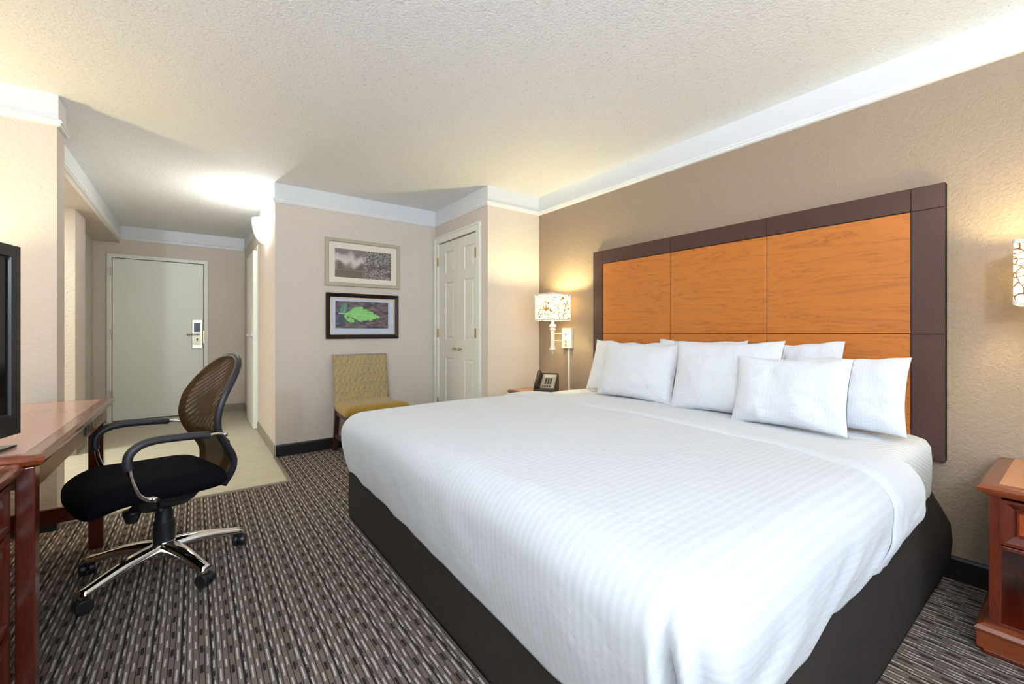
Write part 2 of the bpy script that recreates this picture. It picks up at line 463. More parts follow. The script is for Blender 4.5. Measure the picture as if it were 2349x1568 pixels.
lv = MB(); lv.tube([(.045, YF-.02, 1.082), (.045, YF-.06, 1.082), (.02, YF-.066, 1.082), (-.085, YF-.066, 1.080)], .010, 10)
lv.build('door_handle', M['steel'], lk, smooth=True)
MB().box(.094, .106, YF-.026, YF-.004, .965, 1.135).build('strike_plate', M['brass'], d)
MB().box(.108, .130, YF-.038, YF-.020, 1.865, 1.965).build('latch_guard', M['frame_paint'], d, bevel=.002)
# light-tight backing of the corridor side
MB().box(-.85, .12, YF+.07, YF+.10, 0, 2.1).build('door_backing', M['black'], d)

# hall side door, standing just proud of its frame
d = sthing('door_2', (XH, 6.05, 0))
sl = MB().box(.536, .572, 5.690, 6.430, .012, 2.045).build('door_slab', M['hall_door'], d, bevel=.002)
fr = MB()
uframe(fr, 5.625, 5.690, 6.445, 6.505, 2.048, 2.10, XH-.004, XH+.11, 'x')
fr.build('door_frame', M['frame_paint'], d, bevel=.002)
for z in (1.86, .33):
    MB().lathe([(.008, -.05), (.008, .05)], (.558, 6.443, z), 10).box(.556, .560, 6.443, 6.480, z-.05, z+.05).build('hinge', M['steel'], d)
ro = MB().lathe([(.0, 0), (.027, 0), (.027, -.010), (.012, -.014), (.010, -.05), (.0, -.05)], (.536, 5.752, 1.075), 18, axis='x')
ro.tube([(.490, 5.752, 1.075), (.484, 5.765, 1.075), (.482, 5.80, 1.075), (.482, 5.875, 1.073)], .0095, 10)
ro.build('door_handle', M['chrome'], d, smooth='auto')
MB().box(.538, .570, 5.686, 5.692, 1.01, 1.14).build('latch_plate', M['steel'], d)
MB().box(XH+.115, XH+.13, 5.6, 6.5, 0, 2.1).build('door_backing', M['black'], d)
sw = MB().box(XH-.008, XH, 6.62, 6.69, .33, .45).build('wall_plate', M['mould'], bevel=.002)
tag(sw, 'small white wall outlet plate low beside the hall side door hinge', 'outlet cover')

# closet bi-fold doors with six sunk panels
d = sthing('door_3', (XC, 3.84, 0))
fr = MB()
fx0 = XC - .016
uframe(fr, 3.3755, 3.447, 4.234, 4.3055, 2.068, 2.1415, fx0, XC+.04, 'x')
uframe(fr, 3.375, 3.394, 4.287, 4.306, 2.123, 2.142, fx0-.008, fx0+.004, 'x')
fr.build('door_frame', M['frame_paint'], d, bevel=.002)
for y0, y1, p0, p1, ky in ((3.449, 3.8355, 3.513, 3.695, 3.752), (3.8385, 4.232, 3.910, 4.092, 3.862)):
    lf = MB(); xf = XC + .004
    fm = lambda u, v, dd: (xf - dd, u, v)
    P3 = [(p0, p1, 1.732, 1.960), (p0, p1, 1.036, 1.634), (p0, p1, .20, .843)]
    panel_face(lf, (y0, y1), (.012, 2.060), P3, fm, [(.004, -.010), (.012, -.011), (.034, -.003), (.036, -.003)])
    lf.shell(xf, xf+.035, y0, y1, .012, 2.060, '-x')
    leaf = lf.build('door_leaf', M['door'], d, weld=True)
    MB().lathe([(0, 0), (.009, 0), (.007, -.012), (.008, -.018), (.015, -.026), (.016, -.034), (.010, -.040), (0, -.041)], (xf, ky, .942), 16, axis='x').build('knob', M['brass'], leaf, smooth='auto')
for y, zz in ((3.452, (1.862, 1.10)), (4.236, (1.872, 1.10, .36))):
    for z in zz:
        MB().lathe([(.007, -.045), (.007, .045)], (XC-.010, y, z), 10).box(XC-.018, XC-.014, y-.014, y+.012, z-.045, z+.045).build('hinge', M['brass'], d)

# ------------------------------------------------------------------ headboard
hb = thing('headboard', (2.70, 1.45, .526), 'wide wall-mounted headboard of honey wood panels in a dark brown frame', 'headboard')
HX = 2.706
MB().box(HX+.006, XR-.001, .393, 2.504, .526, 1.782).build('backing_board', M['groove'], hb)
g_ = .0022
ysplit = [.507, 1.139, 1.775, 2.400]
for i in range(3):
    for (z0, z1) in ((.53, 1.100), (1.104, 1.672)):
        MB().box(HX, HX+.012, ysplit[i]+g_, ysplit[i+1]-g_, z0, z1).build('wood_panel', M['hb_wood'], hb, bevel=.0012)
for i in range(3):
    MB().box(HX-.004, HX+.012, ysplit[i]+.001, ysplit[i+1]-.001, 1.676, 1.782).build('top_rail', M['hb_frame'], hb, bevel=.0012)
for (ya, yb) in ((.393, .506), (2.401, 2.504)):
    for (z0, z1) in ((.526, 1.0985), (1.1005, 1.672), (1.674, 1.782)):
        MB().box(HX-.004, XR-.001, ya, yb, z0, z1).build('side_stile', M['hb_frame'], hb, bevel=.0012)

# ------------------------------------------------------------------ bed
FX, NY, FY = .675, .370, 2.665      # outermost foot, near and far faces of the covered bed
bedt = thing('bed', (1.72, 1.55, 0), 'king-size bed base and mattress with charcoal box wrap against the headboard', 'bed')
def rrect(x0, x1, y0, y1, r, n=6, bulge=None):
    pts = []
    for cx, cy, a in ((x1-r, y1-r, 0), (x0+r, y1-r, 90), (x0+r, y0+r, 180), (x1-r, y0+r, 270)):
        for k in range(n+1):
            t = math.radians(a + 90*k/n); pts.append((cx + r*math.cos(t), cy + r*math.sin(t)))
    return pts
sk = MB(); rings = []
for z, ins in ((0.0, .004), (.02, 0), (.10, -.004), (.20, 0), (.27, .0), (.33, .018), (.40, .038), (.44, .05), (.445, .09)):
    nb = .045 * math.sin(PI * min(1, max(0, z/.40)))
    ring = []
    for (x, y) in rrect(.745+ins*.5, 2.700, .402+ins*.8, 2.700-ins*1.6, .05, 6):
        if y < .6 and x > 2.0: y -= nb * ((x-2.0)/.7)**2
        ring.append((x, y, z))
    # densify the straight near side so the bulge is curved
    out = []
    for i in range(len(ring)):
        a, b = ring[i], ring[(i+1) % len(ring)]
        out.append(a)
        if abs(a[0]-b[0]) > .5 or abs(a[1]-b[1]) > .5:
            for k in range(1, 12):
                t = k/12; x = a[0]+(b[0]-a[0])*t; y = a[1]+(b[1]-a[1])*t
                if max(a[1], b[1]) < .7:
                    ya = .402+ins*.8; y = ya - (nb*((x-2.0)/.7)**2 if x > 2.0 else 0)
                out.append((x, y, z))
    rings.append(out)
sk.ring_loft(rings)
sk.build('bed_wrap', M['skirt'], bedt, smooth='auto')

YC = (NY + FY) / 2
def ztop(x, y):
    q = min(1, abs(y - YC) / 1.10)
    c = .648 + .030*(1 - q*q)
    f = max(0, min(1, (x - .70)/.5)); c -= .012*(1-f)
    if x > 2.0: c -= .016*min(1, (x-2.0)/.25)
    return c + .0035*noise.noise(Vector((x*3, y*3, 0)))
def hem(x, cx, cy, y):
    # height of the cover's lower edge: foot side (cx), near side (cy<0), far side
    foot = .252 + .055*max(0, min(1, (y-.8)/1.6))
    if cy < 0: side = .315 + .055*max(0, (x-1.0))
    else: side = .33
    w_ = cx*cx
    return foot*w_ + side*(1-w_)
def bed_pt(x, tx, y, ty, off=0.0, R=.135):
    """x,y clamped to the flat top; tx,ty in 0..1 overhang, ty signed"""
    T = max(tx, abs(ty))
    zt = ztop(x, y)
    if T <= 0: return Vector((x, y, zt + off))
    L = math.hypot(tx, ty); cx, cy = tx/L, ty/L
    D = zt - hem(x, cx, cy, y)
    Rz = .115; q = .34
    if T < q:
        ph = T/q*PI/2; h = R*math.sin(ph); dz = Rz*(1-math.cos(ph)); nh, nz = math.sin(ph), math.cos(ph)
    else:
        s = (T-q)/(1-q); h = R + .004*math.sin(PI*s) - .045*s**1.6; dz = Rz + (D-Rz)*s; nh, nz = 1, 0
    return Vector((x - cx*(h+off*nh), y + cy*(h+off*nh), zt - dz + off*nz))
XB = FX + .135; YN = NY + .135; YFB = FY - .135
def crease(tx, ty, x, y):
    """creases where the cover turns at the foot corners"""
    T = max(tx, abs(ty)); L = math.hypot(tx, ty)
    if T < .15: return 0
    r = 0
    if tx > 0.02 and ty < 0:
        ph = math.degrees(math.atan2(-ty, tx))
        e = min(1, (T-.15)/.35)
        for p0, wd, am in ((14, 5.0, .014), (26, 4.6, -.055), (37, 6.0, .020), (50, 5.5, -.016), (68, 8, .012)):
            r += am*e*math.exp(-((ph-p0-26*(T-.55))/wd)**2)
    return r
def disp(p, x, y, tx, ty, ua, vb):
    T = max(tx, abs(ty))
    amp = noise.noise(Vector((p.x*2.2, p.y*2.2, p.z*1.2))) * .006 + noise.noise(Vector((p.x*7, p.y*7, p.z*2.0))) * .0028
    if T >= .1: amp *= 1.6
    if T > .25:
        w_ = min(1, (T-.25)/.3)
        if tx > 0: amp += w_*(.0025*math.sin(vb*17 + 3*noise.noise(Vector((vb*2, ua*2, 3)))) + .005*noise.noise(Vector((vb*9 + T*2, T*2.5, 5))))
        elif ty < 0:
            amp += w_*(.010*noise.noise(Vector((ua*5 - T*2.5, T*1.8, 9))) + .007*noise.noise(Vector((ua*11 - T*5, T*2.2, 2))))
            # diagonal drag folds running down towards the foot
            amp += w_*.007*max(0, math.sin(ua*16 - T*5.5 + 2*noise.noise(Vector((ua*2, 1, 1)))))**3
    return amp + crease(tx, ty, x, y)
As = []; a_len = 2.02 - XB; ov = .46
for i in range(101): As.append((2.02 - a_len*i/100, 0.0, a_len*i/100))
for i in range(1, 41): As.append((XB, i/40, a_len + ov*i/40))
Bs = []
for j in range(40, 0, -1): Bs.append((YN, -j/40, YN - ov*j/40))
for j in range(101): Bs.append((YN + (YFB-YN)*j/100, 0.0, YN + (YFB-YN)*j/100))
for j in range(1, 31): Bs.append((YFB, j/30, YFB + ov*j/30))
def cloth(As, Bs, off, wrk=1.0):
    mb = MB()
    for (y, ty, vb) in Bs:
        for (x, tx, ua) in As:
            o = off(x, y, tx, ty) if callable(off) else off
            T = max(tx, abs(ty))
            p = bed_pt(x, tx, y, ty, o)
            amp = disp(p, x, y, tx, ty, ua, vb)
            if tx == 0 and ty == 0: p.z += amp
            else:
                L = math.hypot(tx, ty); p.x -= tx/L*amp; p.y += ty/L*amp
            mb.v.append(tuple(p)); mb.uv[len(mb.v)-1] = (ua, vb)
    n = len(As)
    for j in range(len(Bs)-1):
        for i in range(n-1):
            a = j*n + i; mb.f.append((a, a+1, a+n+1, a+n)); mb.mi.append(0)
    return mb
dv = cloth(As, Bs, 0.0).build('duvet', M['duvet'], smooth=True)
sd = dv.modifiers.new('solid', 'SOLIDIFY'); sd.thickness = .012; sd.offset = -1
tag(dv, 'white satin-striped bed cover tucked smoothly over the king mattress', 'bed cover')
# folded-back top sheet across the bed
def fb(i):
    t = i/24; return t
BsF = Bs
mb = MB(); nF = 27
for (y, ty, vb) in BsF:
    tt = abs(ty)
    xlo = 1.85 - .11*tt - (.05*max(0, 1-abs(y-YN)/.25) if ty <= 0 else 0)
    xhi = 2.085 + (.06*max(0, 1-abs(y-YN)/.3) if ty <= 0 else 0) + .01*math.sin(y*9)
    for i in range(nF):
        t = i/(nF-1); x = xlo + (xhi-xlo)*t
        o = .0125*min(1, math.sin(PI*min(1, max(0, t)))*3.2)
        p = bed_pt(x, 0, y, ty, o + .001)
        if tt > 0: p.y -= (.002 if ty < 0 else -.002)*min(1, tt*4)
        am = abs(.006*noise.noise(Vector((x*12, vb*3, 5)))) * (0.3 + 1.7*tt)
        dq = disp(bed_pt(x, 0, y, ty, 0), x, y, 0, ty, 2.02-x, vb)
        if ty == 0: p.z += dq + am*.5
        else: p.y += (dq + am*1.2)*(1 if ty > 0 else -1)
        mb.v.append(tuple(p)); mb.uv[len(mb.v)-1] = (x, x*3 + vb*.0)
for j in range(len(BsF)-1):
    for i in range(nF-1):
        a = j*nF + i; mb.f.append((a, a+1, a+nF+1, a+nF)); mb.mi.append(0)
sh = mb.build('folded_sheet', M['sheet'], smooth=True)
sd = sh.modifiers.new('solid', 'SOLIDIFY'); sd.thickness = .004; sd.offset = -1
tag(sh, 'white top sheet folded back in a wide band below the pillows', 'sheet')
# mattress with fitted sheet
mt_ = MB()
rings = []
mx0, mx1, my0, my1 = .80, 2.698, .425, 2.62
prof_ = [(.30, .030), (.36, .006), (.46, 0), (.54, 0), (.595, .006), (.622, .022), (.632, .05), (.634, .10)]
for z, ins in prof_:
    rr = rrect(mx0+ins, mx1-ins*.25, my0+ins, my1-ins, .06, 6)
    out = []
    for i in range(len(rr)):
        a, b = rr[i], rr[(i+1) % len(rr)]; out.append(a)
        dlen = math.hypot(a[0]-b[0], a[1]-b[1])
        if dlen > .5:
            for k in range(1, 40):
                t = k/40; out.append((a[0]+(b[0]-a[0])*t, a[1]+(b[1]-a[1])*t))
    ring = []
    for (x, y) in out:
        wv = .006*noise.noise(Vector((x*6, y*3, z*8))) + .004*noise.noise(Vector((x*14, y*3, z*14)))
        ring.append((x, y + (wv if y < .6 else 0), z + .004*noise.noise(Vector((x*5, y*5, 1)))))
    rings.append(ring)
mt_.ring_loft(rings)
for i, p in enumerate(mt_.v): mt_.uv[i] = (p[0], p[0]*.35 + (p[2]-.63)*.9 if p[1] < .6 and p[2] < .6 else p[0]*.35 + p[1]*.3)
mt_.build('mattress', M['fitted'], bedt, smooth='auto')
# sheet surface near the pillows
su = MB()
su.grid(lambda u, v: (1.95 + .735*u, .47 + 2.11*v, ztop(1.95+.735*u, .47+2.11*v) - .004 - .035*max(0, 1-v/.05)**2 - .035*max(0, 1-(1-v)/.05)**2), 20, 60)
for i, p in enumerate(su.v): su.uv[i] = (p[0], p[0]*.6 + p[1]*.4)
so = su.build('mattress_top', M['fitted'], bedt, smooth=True, solid=.006)

# ------------------------------------------------------------------ pillows
def pillow(name_label, yc, w_, h_, xb, xt, zb, T=.15, roll=0.0, yaw=0.0, seed=0, cat='pillow'):
    rnd = random.Random(seed)
    mb = MB(); n = 40
    tilt = math.atan2(xt - xb, h_)
    def P(u, v, s):
        a, b = abs(u), abs(v)
        px = w_/2*u*(1 - .055*(1-b**2)*a**2) ; pz = h_/2*v*(1 - .075*(1-a**2)*b**2)
        th_ = T/2*((1-a**2.6)**.55)*((1-b**2.6)**.55) + .004
        # sag: more belly at the bottom
        th_ *= (1 - .18*v)
        wr = .011*noise.noise(Vector((u*2.2+seed*3, v*2.2, s))) + .005*noise.noise(Vector((u*6+seed, v*4, s+4)))
        rad = max(a, b)
        wr += .006*noise.noise(Vector((math.atan2(v, u)*4+seed, rad*2, s)))*rad*(1-rad)*3
        th_ += wr*(1 - max(a, b)**6)
        pz += .010*noise.noise(Vector((u*3+seed*5, v, 2)))*(v > .5)*1.0
        return px, pz, s*th_
    for s in (1, -1):
        b0 = len(mb.v)
        for j in range(n+1):
            for i in range(n+1):
                u = -1 + 2*i/n; v = -1 + 2*j/n
                u = math.sin(u*PI/2)*.35 + u*.65; v = math.sin(v*PI/2)*.35 + v*.65
                px, pz, d_ = P(u, v, s)
                # local: width px, height pz, outwards d_ (towards -X)
                cr, sr = math.cos(roll), math.sin(roll)
                px, pz = px*cr - pz*sr, px*sr + pz*cr
                hz = pz + h_/2
                X_ = xb + hz*math.sin(tilt) - d_*math.cos(tilt)
                Z_ = zb + hz*math.cos(tilt) + d_*math.sin(tilt)*.9
                Y_ = px
                X2 = X_ + Y_*math.sin(yaw); Y2 = yc + Y_*math.cos(yaw)
                mb.v.append((X2, Y2, Z_)); mb.uv[len(mb.v)-1] = (px, pz)
        for j in range(n):
            for i in range(n):
                a = b0 + j*(n+1) + i; q = (a, a+1, a+n+2, a+n+1)
                mb.f.append(q if s > 0 else tuple(reversed(q))); mb.mi.append(0)
    o = mb.build('pillow', M['pillow'], smooth=True)
    bm = bmesh.new(); bm.from_mesh(o.data); bmesh.ops.remove_doubles(bm, verts=bm.verts, dist=.0015)
    bmesh.ops.recalc_face_normals(bm, faces=bm.faces); bm.to_mesh(o.data); bm.free()
    tag(o, name_label, cat, 'white pillows against the headboard'); return o
pillow('white pillow in back row at the window-far end, beside the left dark headboard stile', 2.10, .62, .41, 2.525, 2.645, .650, .11, .03, 0, 1)
pillow('white back-row pillow rising highest behind the gap of the left and middle front pillows', 1.52, .60, .42, 2.56, 2.655, .650, .105, .0, 0, 2)
pillow('white back-row pillow with square upper corner right of the middle front pillow', 1.02, .56, .41, 2.585, 2.655, .650, .09, -.03, 0, 3)
pillow('white pillow standing rightmost, behind and right of the front right pillow', .73, .51, .36, 2.455, 2.575, .650, .115, -.02, 0, 4)
pillow('leftmost white striped pillow of the front row, nearest the telephone', 1.86, .62, .40, 2.385, 2.50, .652, .135, .02, 0, 5)
pillow('middle white striped pillow of the front row, overlapped by the right one', 1.245, .61, .42, 2.35, 2.46, .652, .135, -.02, 0, 6)
pillow('rightmost white striped pillow of the front row with creases at its right edge', .875, .50, .345, 2.255, 2.345, .652, .125, -.01, 0, 7)

# ------------------------------------------------------------------ nightstands
def nightstand(y0, y1, label, x0=2.215, x1=2.728, zt=.585):
    t = thing('nightstand', ((x0+x1)/2, (y0+y1)/2, 0), label, 'nightstand', group='cherry nightstands beside the bed')
    # top with stepped edge
    mb = MB(); rings = []
    for z, o in ((zt-.040, -.022), (zt-.034, -.010), (zt-.026, -.006), (zt-.024, .0), (zt-.012, .004), (zt-.003, -.004), (zt, -.010)):
        rings.append([(x0-o, y0-o, z), (x1, y0-o, z), (x1, y1+o, z), (x0-o, y1+o, z)])
    mb.ring_loft(rings, 0)
    mb.box(x0+.045, x1, y0+.045, y1-.045, zt-.001, zt+.0008, 1)
    mb.build('nightstand_top', [M['edge_worn'], M['cherry_top']], t)
    bx0 = x0 + .030; a, b = y0 + .022, y1 - .022
    cs = MB(); zb = .08
    cs.box(bx0, x1-.02, a, a+.030, zb, zt-.038); cs.box(bx0, x1-.02, b-.030, b, zb, zt-.038)
    cs.box(x1-.03, x1-.02, a, b, zb, zt-.038)
    cs.box(bx0+.002, x1-.02, a+.02, b-.02, zb, .112); cs.box(bx0+.002, x1-.02, a+.03, b-.03, .365, .378)
    cs.build('cabinet_case', M['cherry'], t, bevel=.002)
    dr = MB(); xf = bx0 - .006
    fm = lambda u, v, dd: (xf - dd, u, v)
    da, db = a+.026, b-.026
    panel_face(dr, (da, db), (.385, .538), [(da+.012, db-.012, .395, .528)], fm, [(.022, -.018), (.026, -.012), (.029, -.012), (.031, -.016)], 0, 1)
    dr.shell(xf, xf+.30, da, db, .385, .538, '-x')
    dd = dr.build('drawer', [M['cherry'], M['cherry_light']], t, weld=True)
    # plinth
    pl = MB(); rings = []
    for z, o in ((.018, .020), (.070, .020), (.074, .024), (.082, .026), (.088, .022), (.094, .018), (.100, .004)):
        rings.append([(bx0-.006-o, a-o-.006, z), (x1-.01, a-o-.006, z), (x1-.01, b+o+.006, z), (bx0-.006-o, b+o+.006, z)])
    pl.ring_loft(rings)
    pl.build('plinth', M['edge_worn'], t)
    ft = MB().box(bx0-.030, x1-.01, a-.014, b+.014, 0, .020)
    ft.build('base_moulding', M['cherry'], t, bevel=.006)
    return t
nightstand(-.30, .237, 'cherry nightstand at right edge with drawer and open shelf', x0=2.19)
nightstand(2.755, 3.195, 'cherry nightstand mostly hidden behind the bed, telephone on top', x0=2.315)

# ------------------------------------------------------------------ wall lamps
m = M['shade'] = bpy.data.materials.new('twig_print_shade'); m.use_nodes = True; g = N(m)
nt = m.node_tree; out = nt.nodes['Material Output']
co = g.mapping(g.coord(), (1, 1, 1))
vo = g.n('ShaderNodeTexVoronoi', feature='DISTANCE_TO_EDGE'); 
ds = g.n('ShaderNodeTexNoise'); g.l(co, ds.inputs['Vector']); ds.inputs['Scale'].default_value = 9
va = g.n('ShaderNodeVectorMath', operation='SCALE'); g.l(ds.outputs['Color'], va.inputs[0]); va.inputs['Scale'].default_value = .09
vb_ = g.n('ShaderNodeVectorMath', operation='ADD'); g.l(co, vb_.inputs[0]); g.l(va.outputs[0], vb_.inputs[1])
g.l(vb_.outputs[0], vo.inputs['Vector']); vo.inputs['Scale'].default_value = 36
wd = g.math('ADD', .030, g.math('MULTIPLY', g.noise(co, 30, 2), .075))
tw = g.math('LESS_THAN', vo.outputs['Distance'], wd)
b = g.b
g.l(g.mix(tw, (.86, .80, .64), (.13, .07, .025)), b.inputs['Base Color']); b.inputs['Roughness'].default_value = .8
tr = g.n('ShaderNodeBsdfTranslucent'); g.l(g.mix(tw, (.95, .86, .62), (.09, .045, .012)), tr.inputs[0])
mx = g.n('ShaderNodeMixShader'); mx.inputs[0].default_value = .5; g.l(b.outputs[0], mx.inputs[1]); g.l(tr.outputs[0], mx.inputs[2])
em = g.n('ShaderNodeEmission'); g.l(g.mix(tw, (1.0, .90, .62), (.10, .05, .01)), em.inputs[0]); em.inputs[1].default_value = .9
ad = g.n('ShaderNodeAddShader'); g.l(mx.outputs[0], ad.inputs[0]); g.l(em.outputs[0], ad.inputs[1])
g.l(ad.outputs[0], out.inputs[0])
M['bulb'] = bpy.data.materials.new('bulb_glow'); M['bulb'].use_nodes = True
bb = M['bulb'].node_tree.nodes['Principled BSDF']; bb.inputs['Emission Color'].default_value = (1, .85, .55, 1); bb.inputs['Emission Strength'].default_value = 6

def wall_lamp(py, side, label, xw=XR, face=-1, sy=None, power=26):
    """box-shade swing-arm lamp; plate centred at y=py on the wall xw, arm reaching into the room (face -1: towards -X)"""
    t = thing('wall_lamp', (xw, py, 1.06), label, 'lamp', group='swing-arm wall lamps')
    X = lambda d: xw + face*d
    def bx(mb, d0, d1, ya, yb, z0, z1): mb.box(min(X(d0), X(d1)), max(X(d0), X(d1)), ya, yb, z0, z1)
    mb = MB(); bx(mb, 0, .030, py-.058, py+.058, .965, 1.148)
    pl = mb.build('wall_plate', M['white_metal'], t, bevel=.003)
    if sy is None: sy = py - .025
    cx = X(.216)
    ar = MB(); 
    for z in (1.035, 1.100): ar.tube([(X(.030), py, z), (X(.055), py, z), (X(.10), py-.012*0, z), (cx, sy, z)], .0052, 10)
    ar.build('swing_arm', M['white_metal'], t, smooth=True)
    for z in (1.025, 1.090, .995): MB().lathe([(.0, 0), (.006, 0), (.006, .009), (0, .011)] , (X(.030) if face > 0 else X(.041), py, z), 10, axis='x').build('screw_knob', M['brass'], pl, smooth='auto')
    sm = MB().lathe([(0, .912), (.004, .915), (.006, .930), (.012, .940), (.016, .948), (.030, .955), (.030, .962), (.022, .975), (.020, .990), (.0185, 1.00),
                     (.0185, 1.118), (.020, 1.124), (.026, 1.130), (.026, 1.136), (.021, 1.142), (.021, 1.150), (.029, 1.158), (.030, 1.170), (.018, 1.182), (.012, 1.19), (.012, 1.215), (0, 1.216)],
                    (cx, sy, 0), 20)
    sm.build('turned_stem', M['white_metal'], t, smooth='auto')
    # shade: open square box with rounded corners
    a = .114; z0, z1 = 1.212, 1.448
    def ring(o, z): return [(x, y, z) for x, y in rrect(cx-a+o, cx+a-o, sy-a+o, sy+a-o, .012, 3)]
    s = MB(); s.ring_loft([ring(0, z0), ring(0, z1), ring(.0025, z1), ring(.0025, z0), ring(0, z0)], 0, False, False)
    sh = s.build('lamp_shade', M['shade'], t)
    for zz in (z0, z1-.014):
        q = MB(); q.ring_loft([ring(-.0015, zz), ring(-.0015, zz+.014), ring(-.0002, zz+.014), ring(-.0002, zz), ring(-.0015, zz)], 0, False, False)
        q.build('shade_trim', M['shade_trim'], sh)
    bu = MB(); bu.lathe([(0, 1.216), (.014, 1.222), (.016, 1.250), (.030, 1.285), (.030, 1.305), (.018, 1.328), (0, 1.334)], (cx, sy, 0), 16)
    bu.build('bulb', M['bulb'], t, smooth=True)
    if side:
        c = MB(); bx(c, 0, .014, py-.022, py-.004, .107, .965)
        c.build('cord_cover', M['white_metal'], t, bevel=.002)
    for nm, zz, pw in (('lamp_light_up', 1.385, power), ('lamp_light_down', 1.285, power*.35)):
        l = bpy.data.lights.new(nm, 'POINT'); l.energy = pw; l.color = (1.0, .90, .46); l.shadow_soft_size = .035
        lo = bpy.data.objects.new(nm, l); COL.objects.link(lo); lo.location = (cx, sy, zz)
    return t
M['shade_trim'] = mat('shade_edge_tape', (.72, .66, .58), .7)
wall_lamp(2.845, True, 'lit wall lamp with twig-print box shade above the telephone', power=13)
wall_lamp(.085, True, 'lit wall lamp with twig-print shade cut by the right photo edge', power=8)
wall_lamp(3.125, True, 'lit wall lamp on the left wall above the desk, beyond the television', xw=XL, face=1, power=16)

# unseen lamp added behind the camera to bounce fill light off the ceiling
def uplight(x, y, label, power, nm):
    t = thing('added_fill_lamp', (x, y, 0), label, 'lamp')
    MB().lathe([(0, 0), (.14, 0), (.14, .012), (.03, .03), (.012, .05), (.012, 1.72), (0, 1.72)], (x, y, 0), 24).build('lamp_pole', M['steel'], t, smooth='auto')
    MB().lathe([(.02, 1.71), (.09, 1.735), (.15, 1.79), (.17, 1.84), (.165, 1.84), (.145, 1.795), (.085, 1.742), (.02, 1.72)], (x, y, 0), 28, cap=False).build('lamp_bowl', M['white_metal'], t, smooth=True)
    l = bpy.data.lights.new(nm, 'POINT'); l.energy = power; l.color = (.75, .89, 1.0); l.shadow_soft_size = .08
    lo = bpy.data.objects.new(nm, l); COL.objects.link(lo); lo.location = (x, y, 1.85)
uplight(-1.0, -.90, 'unseen floor lamp with upturned bowl behind the viewer, added for ceiling-bounce fill', 315, 'ceiling_bounce_fill')

# hall sconce
t = thing('wall_sconce', (XH, 4.84, 2.0), 'glowing white half-bowl sconce on the hallway corner wall', 'wall light')
m = M['glass'] = bpy.data.materials.new('glowing_frosted_glass'); m.use_nodes = True
b = m.node_tree.nodes['Principled BSDF']; b.inputs['Base Color'].default_value = (.9,.9,.88,1); b.inputs['Emission Color'].default_value = (.97, 1.0, .95, 1); b.inputs['Emission Strength'].default_value = 8
mb = MB(); rings = []
for k in range(13):
    a = k/12*PI/2; r = .135*math.cos(a)**.75 if k < 12 else .004; z = 2.215 - .235*math.sin(a)
    rings.append([(XH - max(.002, r*math.sin(q/20*PI)*.95), 4.84 + r*math.cos(q/20*PI), z) for q in range(21)])
mb.ring_loft(rings, 0, False, False, closed=False)
mb.build('glass_bowl', M['glass'], t, smooth=True, solid=.004)
MB().box(XH-.018, XH, 4.775, 4.905, 2.03, 2.17).build('mounting_plate', M['mould'], t)
l = bpy.data.lights.new('sconce_light', 'POINT'); l.energy = 11; l.color = (.95, 1.0, .92); l.shadow_soft_size = .04
lo = bpy.data.objects.new('sconce_light', l); COL.objects.link(lo); lo.location = (XH-.075, 4.84, 2.235)

# ------------------------------------------------------------------ telephone
t = thing('telephone', (2.50, 2.86, .586), 'dark brown desk telephone propped up on the far nightstand', 'telephone', rz=math.radians(-58))
M['phone'] = mat('dark_brown_plastic', (.028, .020, .015), .35)
M['phone_face'] = mat('taupe_faceplate', (.30, .25, .20), .5)
# local: +x right of the phone, +y towards its top, seen from -y
b_ = MB(); b_.prism([(-.105, 0), (.04, 0), (.055, .02), (.048, .150), (.022, .166), (-.105, .035), (-.112, .012)], -.095, .095, 'x')
b_.build('phone_body', M['phone'], t, world=False, bevel=.006)
# sloping face plane from (-.105,.035) to (.045,.115)
sy_, sz_ = .125, .129; L_ = math.hypot(sy_, sz_)
def FP(u, v, d): # u across, v along slope 0..L, d outward
    return (u, -.105 + sy_/L_*v - sz_/L_*d, .035 + sz_/L_*v + sy_/L_*d)
def fbox(mb, u0, u1, v0, v1, d0, d1, m=0):
    c = [FP(u, v, d) for d in (d0, d1) for (u, v) in ((u0,v0),(u1,v0),(u1,v1),(u0,v1))]
    mb.add(c, [(0,3,2,1),(4,5,6,7),(0,1,5,4),(1,2,6,5),(2,3,7,6),(3,0,4,7)], m)
q = MB(); fbox(q, -.035, .088, .012, .162, 0, .003); fp = q.build('faceplate', M['phone_face'], t, world=False, bevel=.001)
q = MB(); fbox(q, -.02, .075, .125, .155, .003, .005, 0); q.build('label_card', mat('pale_card', (.50, .45, .38), .6), fp, world=False)
q = MB()
for r_ in range(4):
    for c_ in range(3): fbox(q, -.004+c_*.022, .012+c_*.022, .055+r_*.016, .066+r_*.016, .003, .007)
for c_ in range(4): fbox(q, -.02+c_*.02, -.006+c_*.02, .025, .036, .003, .007)
q.build('keypad', M['phone'], fp, world=False)
q = MB(); q.tube([FP(-.066, v, d) for v, d in ((.0, .012), (.012, .022), (.03, .025), (.08, .028), (.14, .025), (.160, .022), (.174, .012))], [.018, .026, .027, .021, .026, .027, .018], 14, flat=.7)
q.build('handset', M['phone'], t, smooth=True, world=False)
q = MB(); q.tube([(-.06, -.10, .02), (-.03, -.14, .006), (.05, -.13, .006), (.11, -.06, .006), (.13, .03, .006), (.10, .09, .02)], .004, 8); q.build('phone_cord', M['phone'], t, smooth=True, world=False)

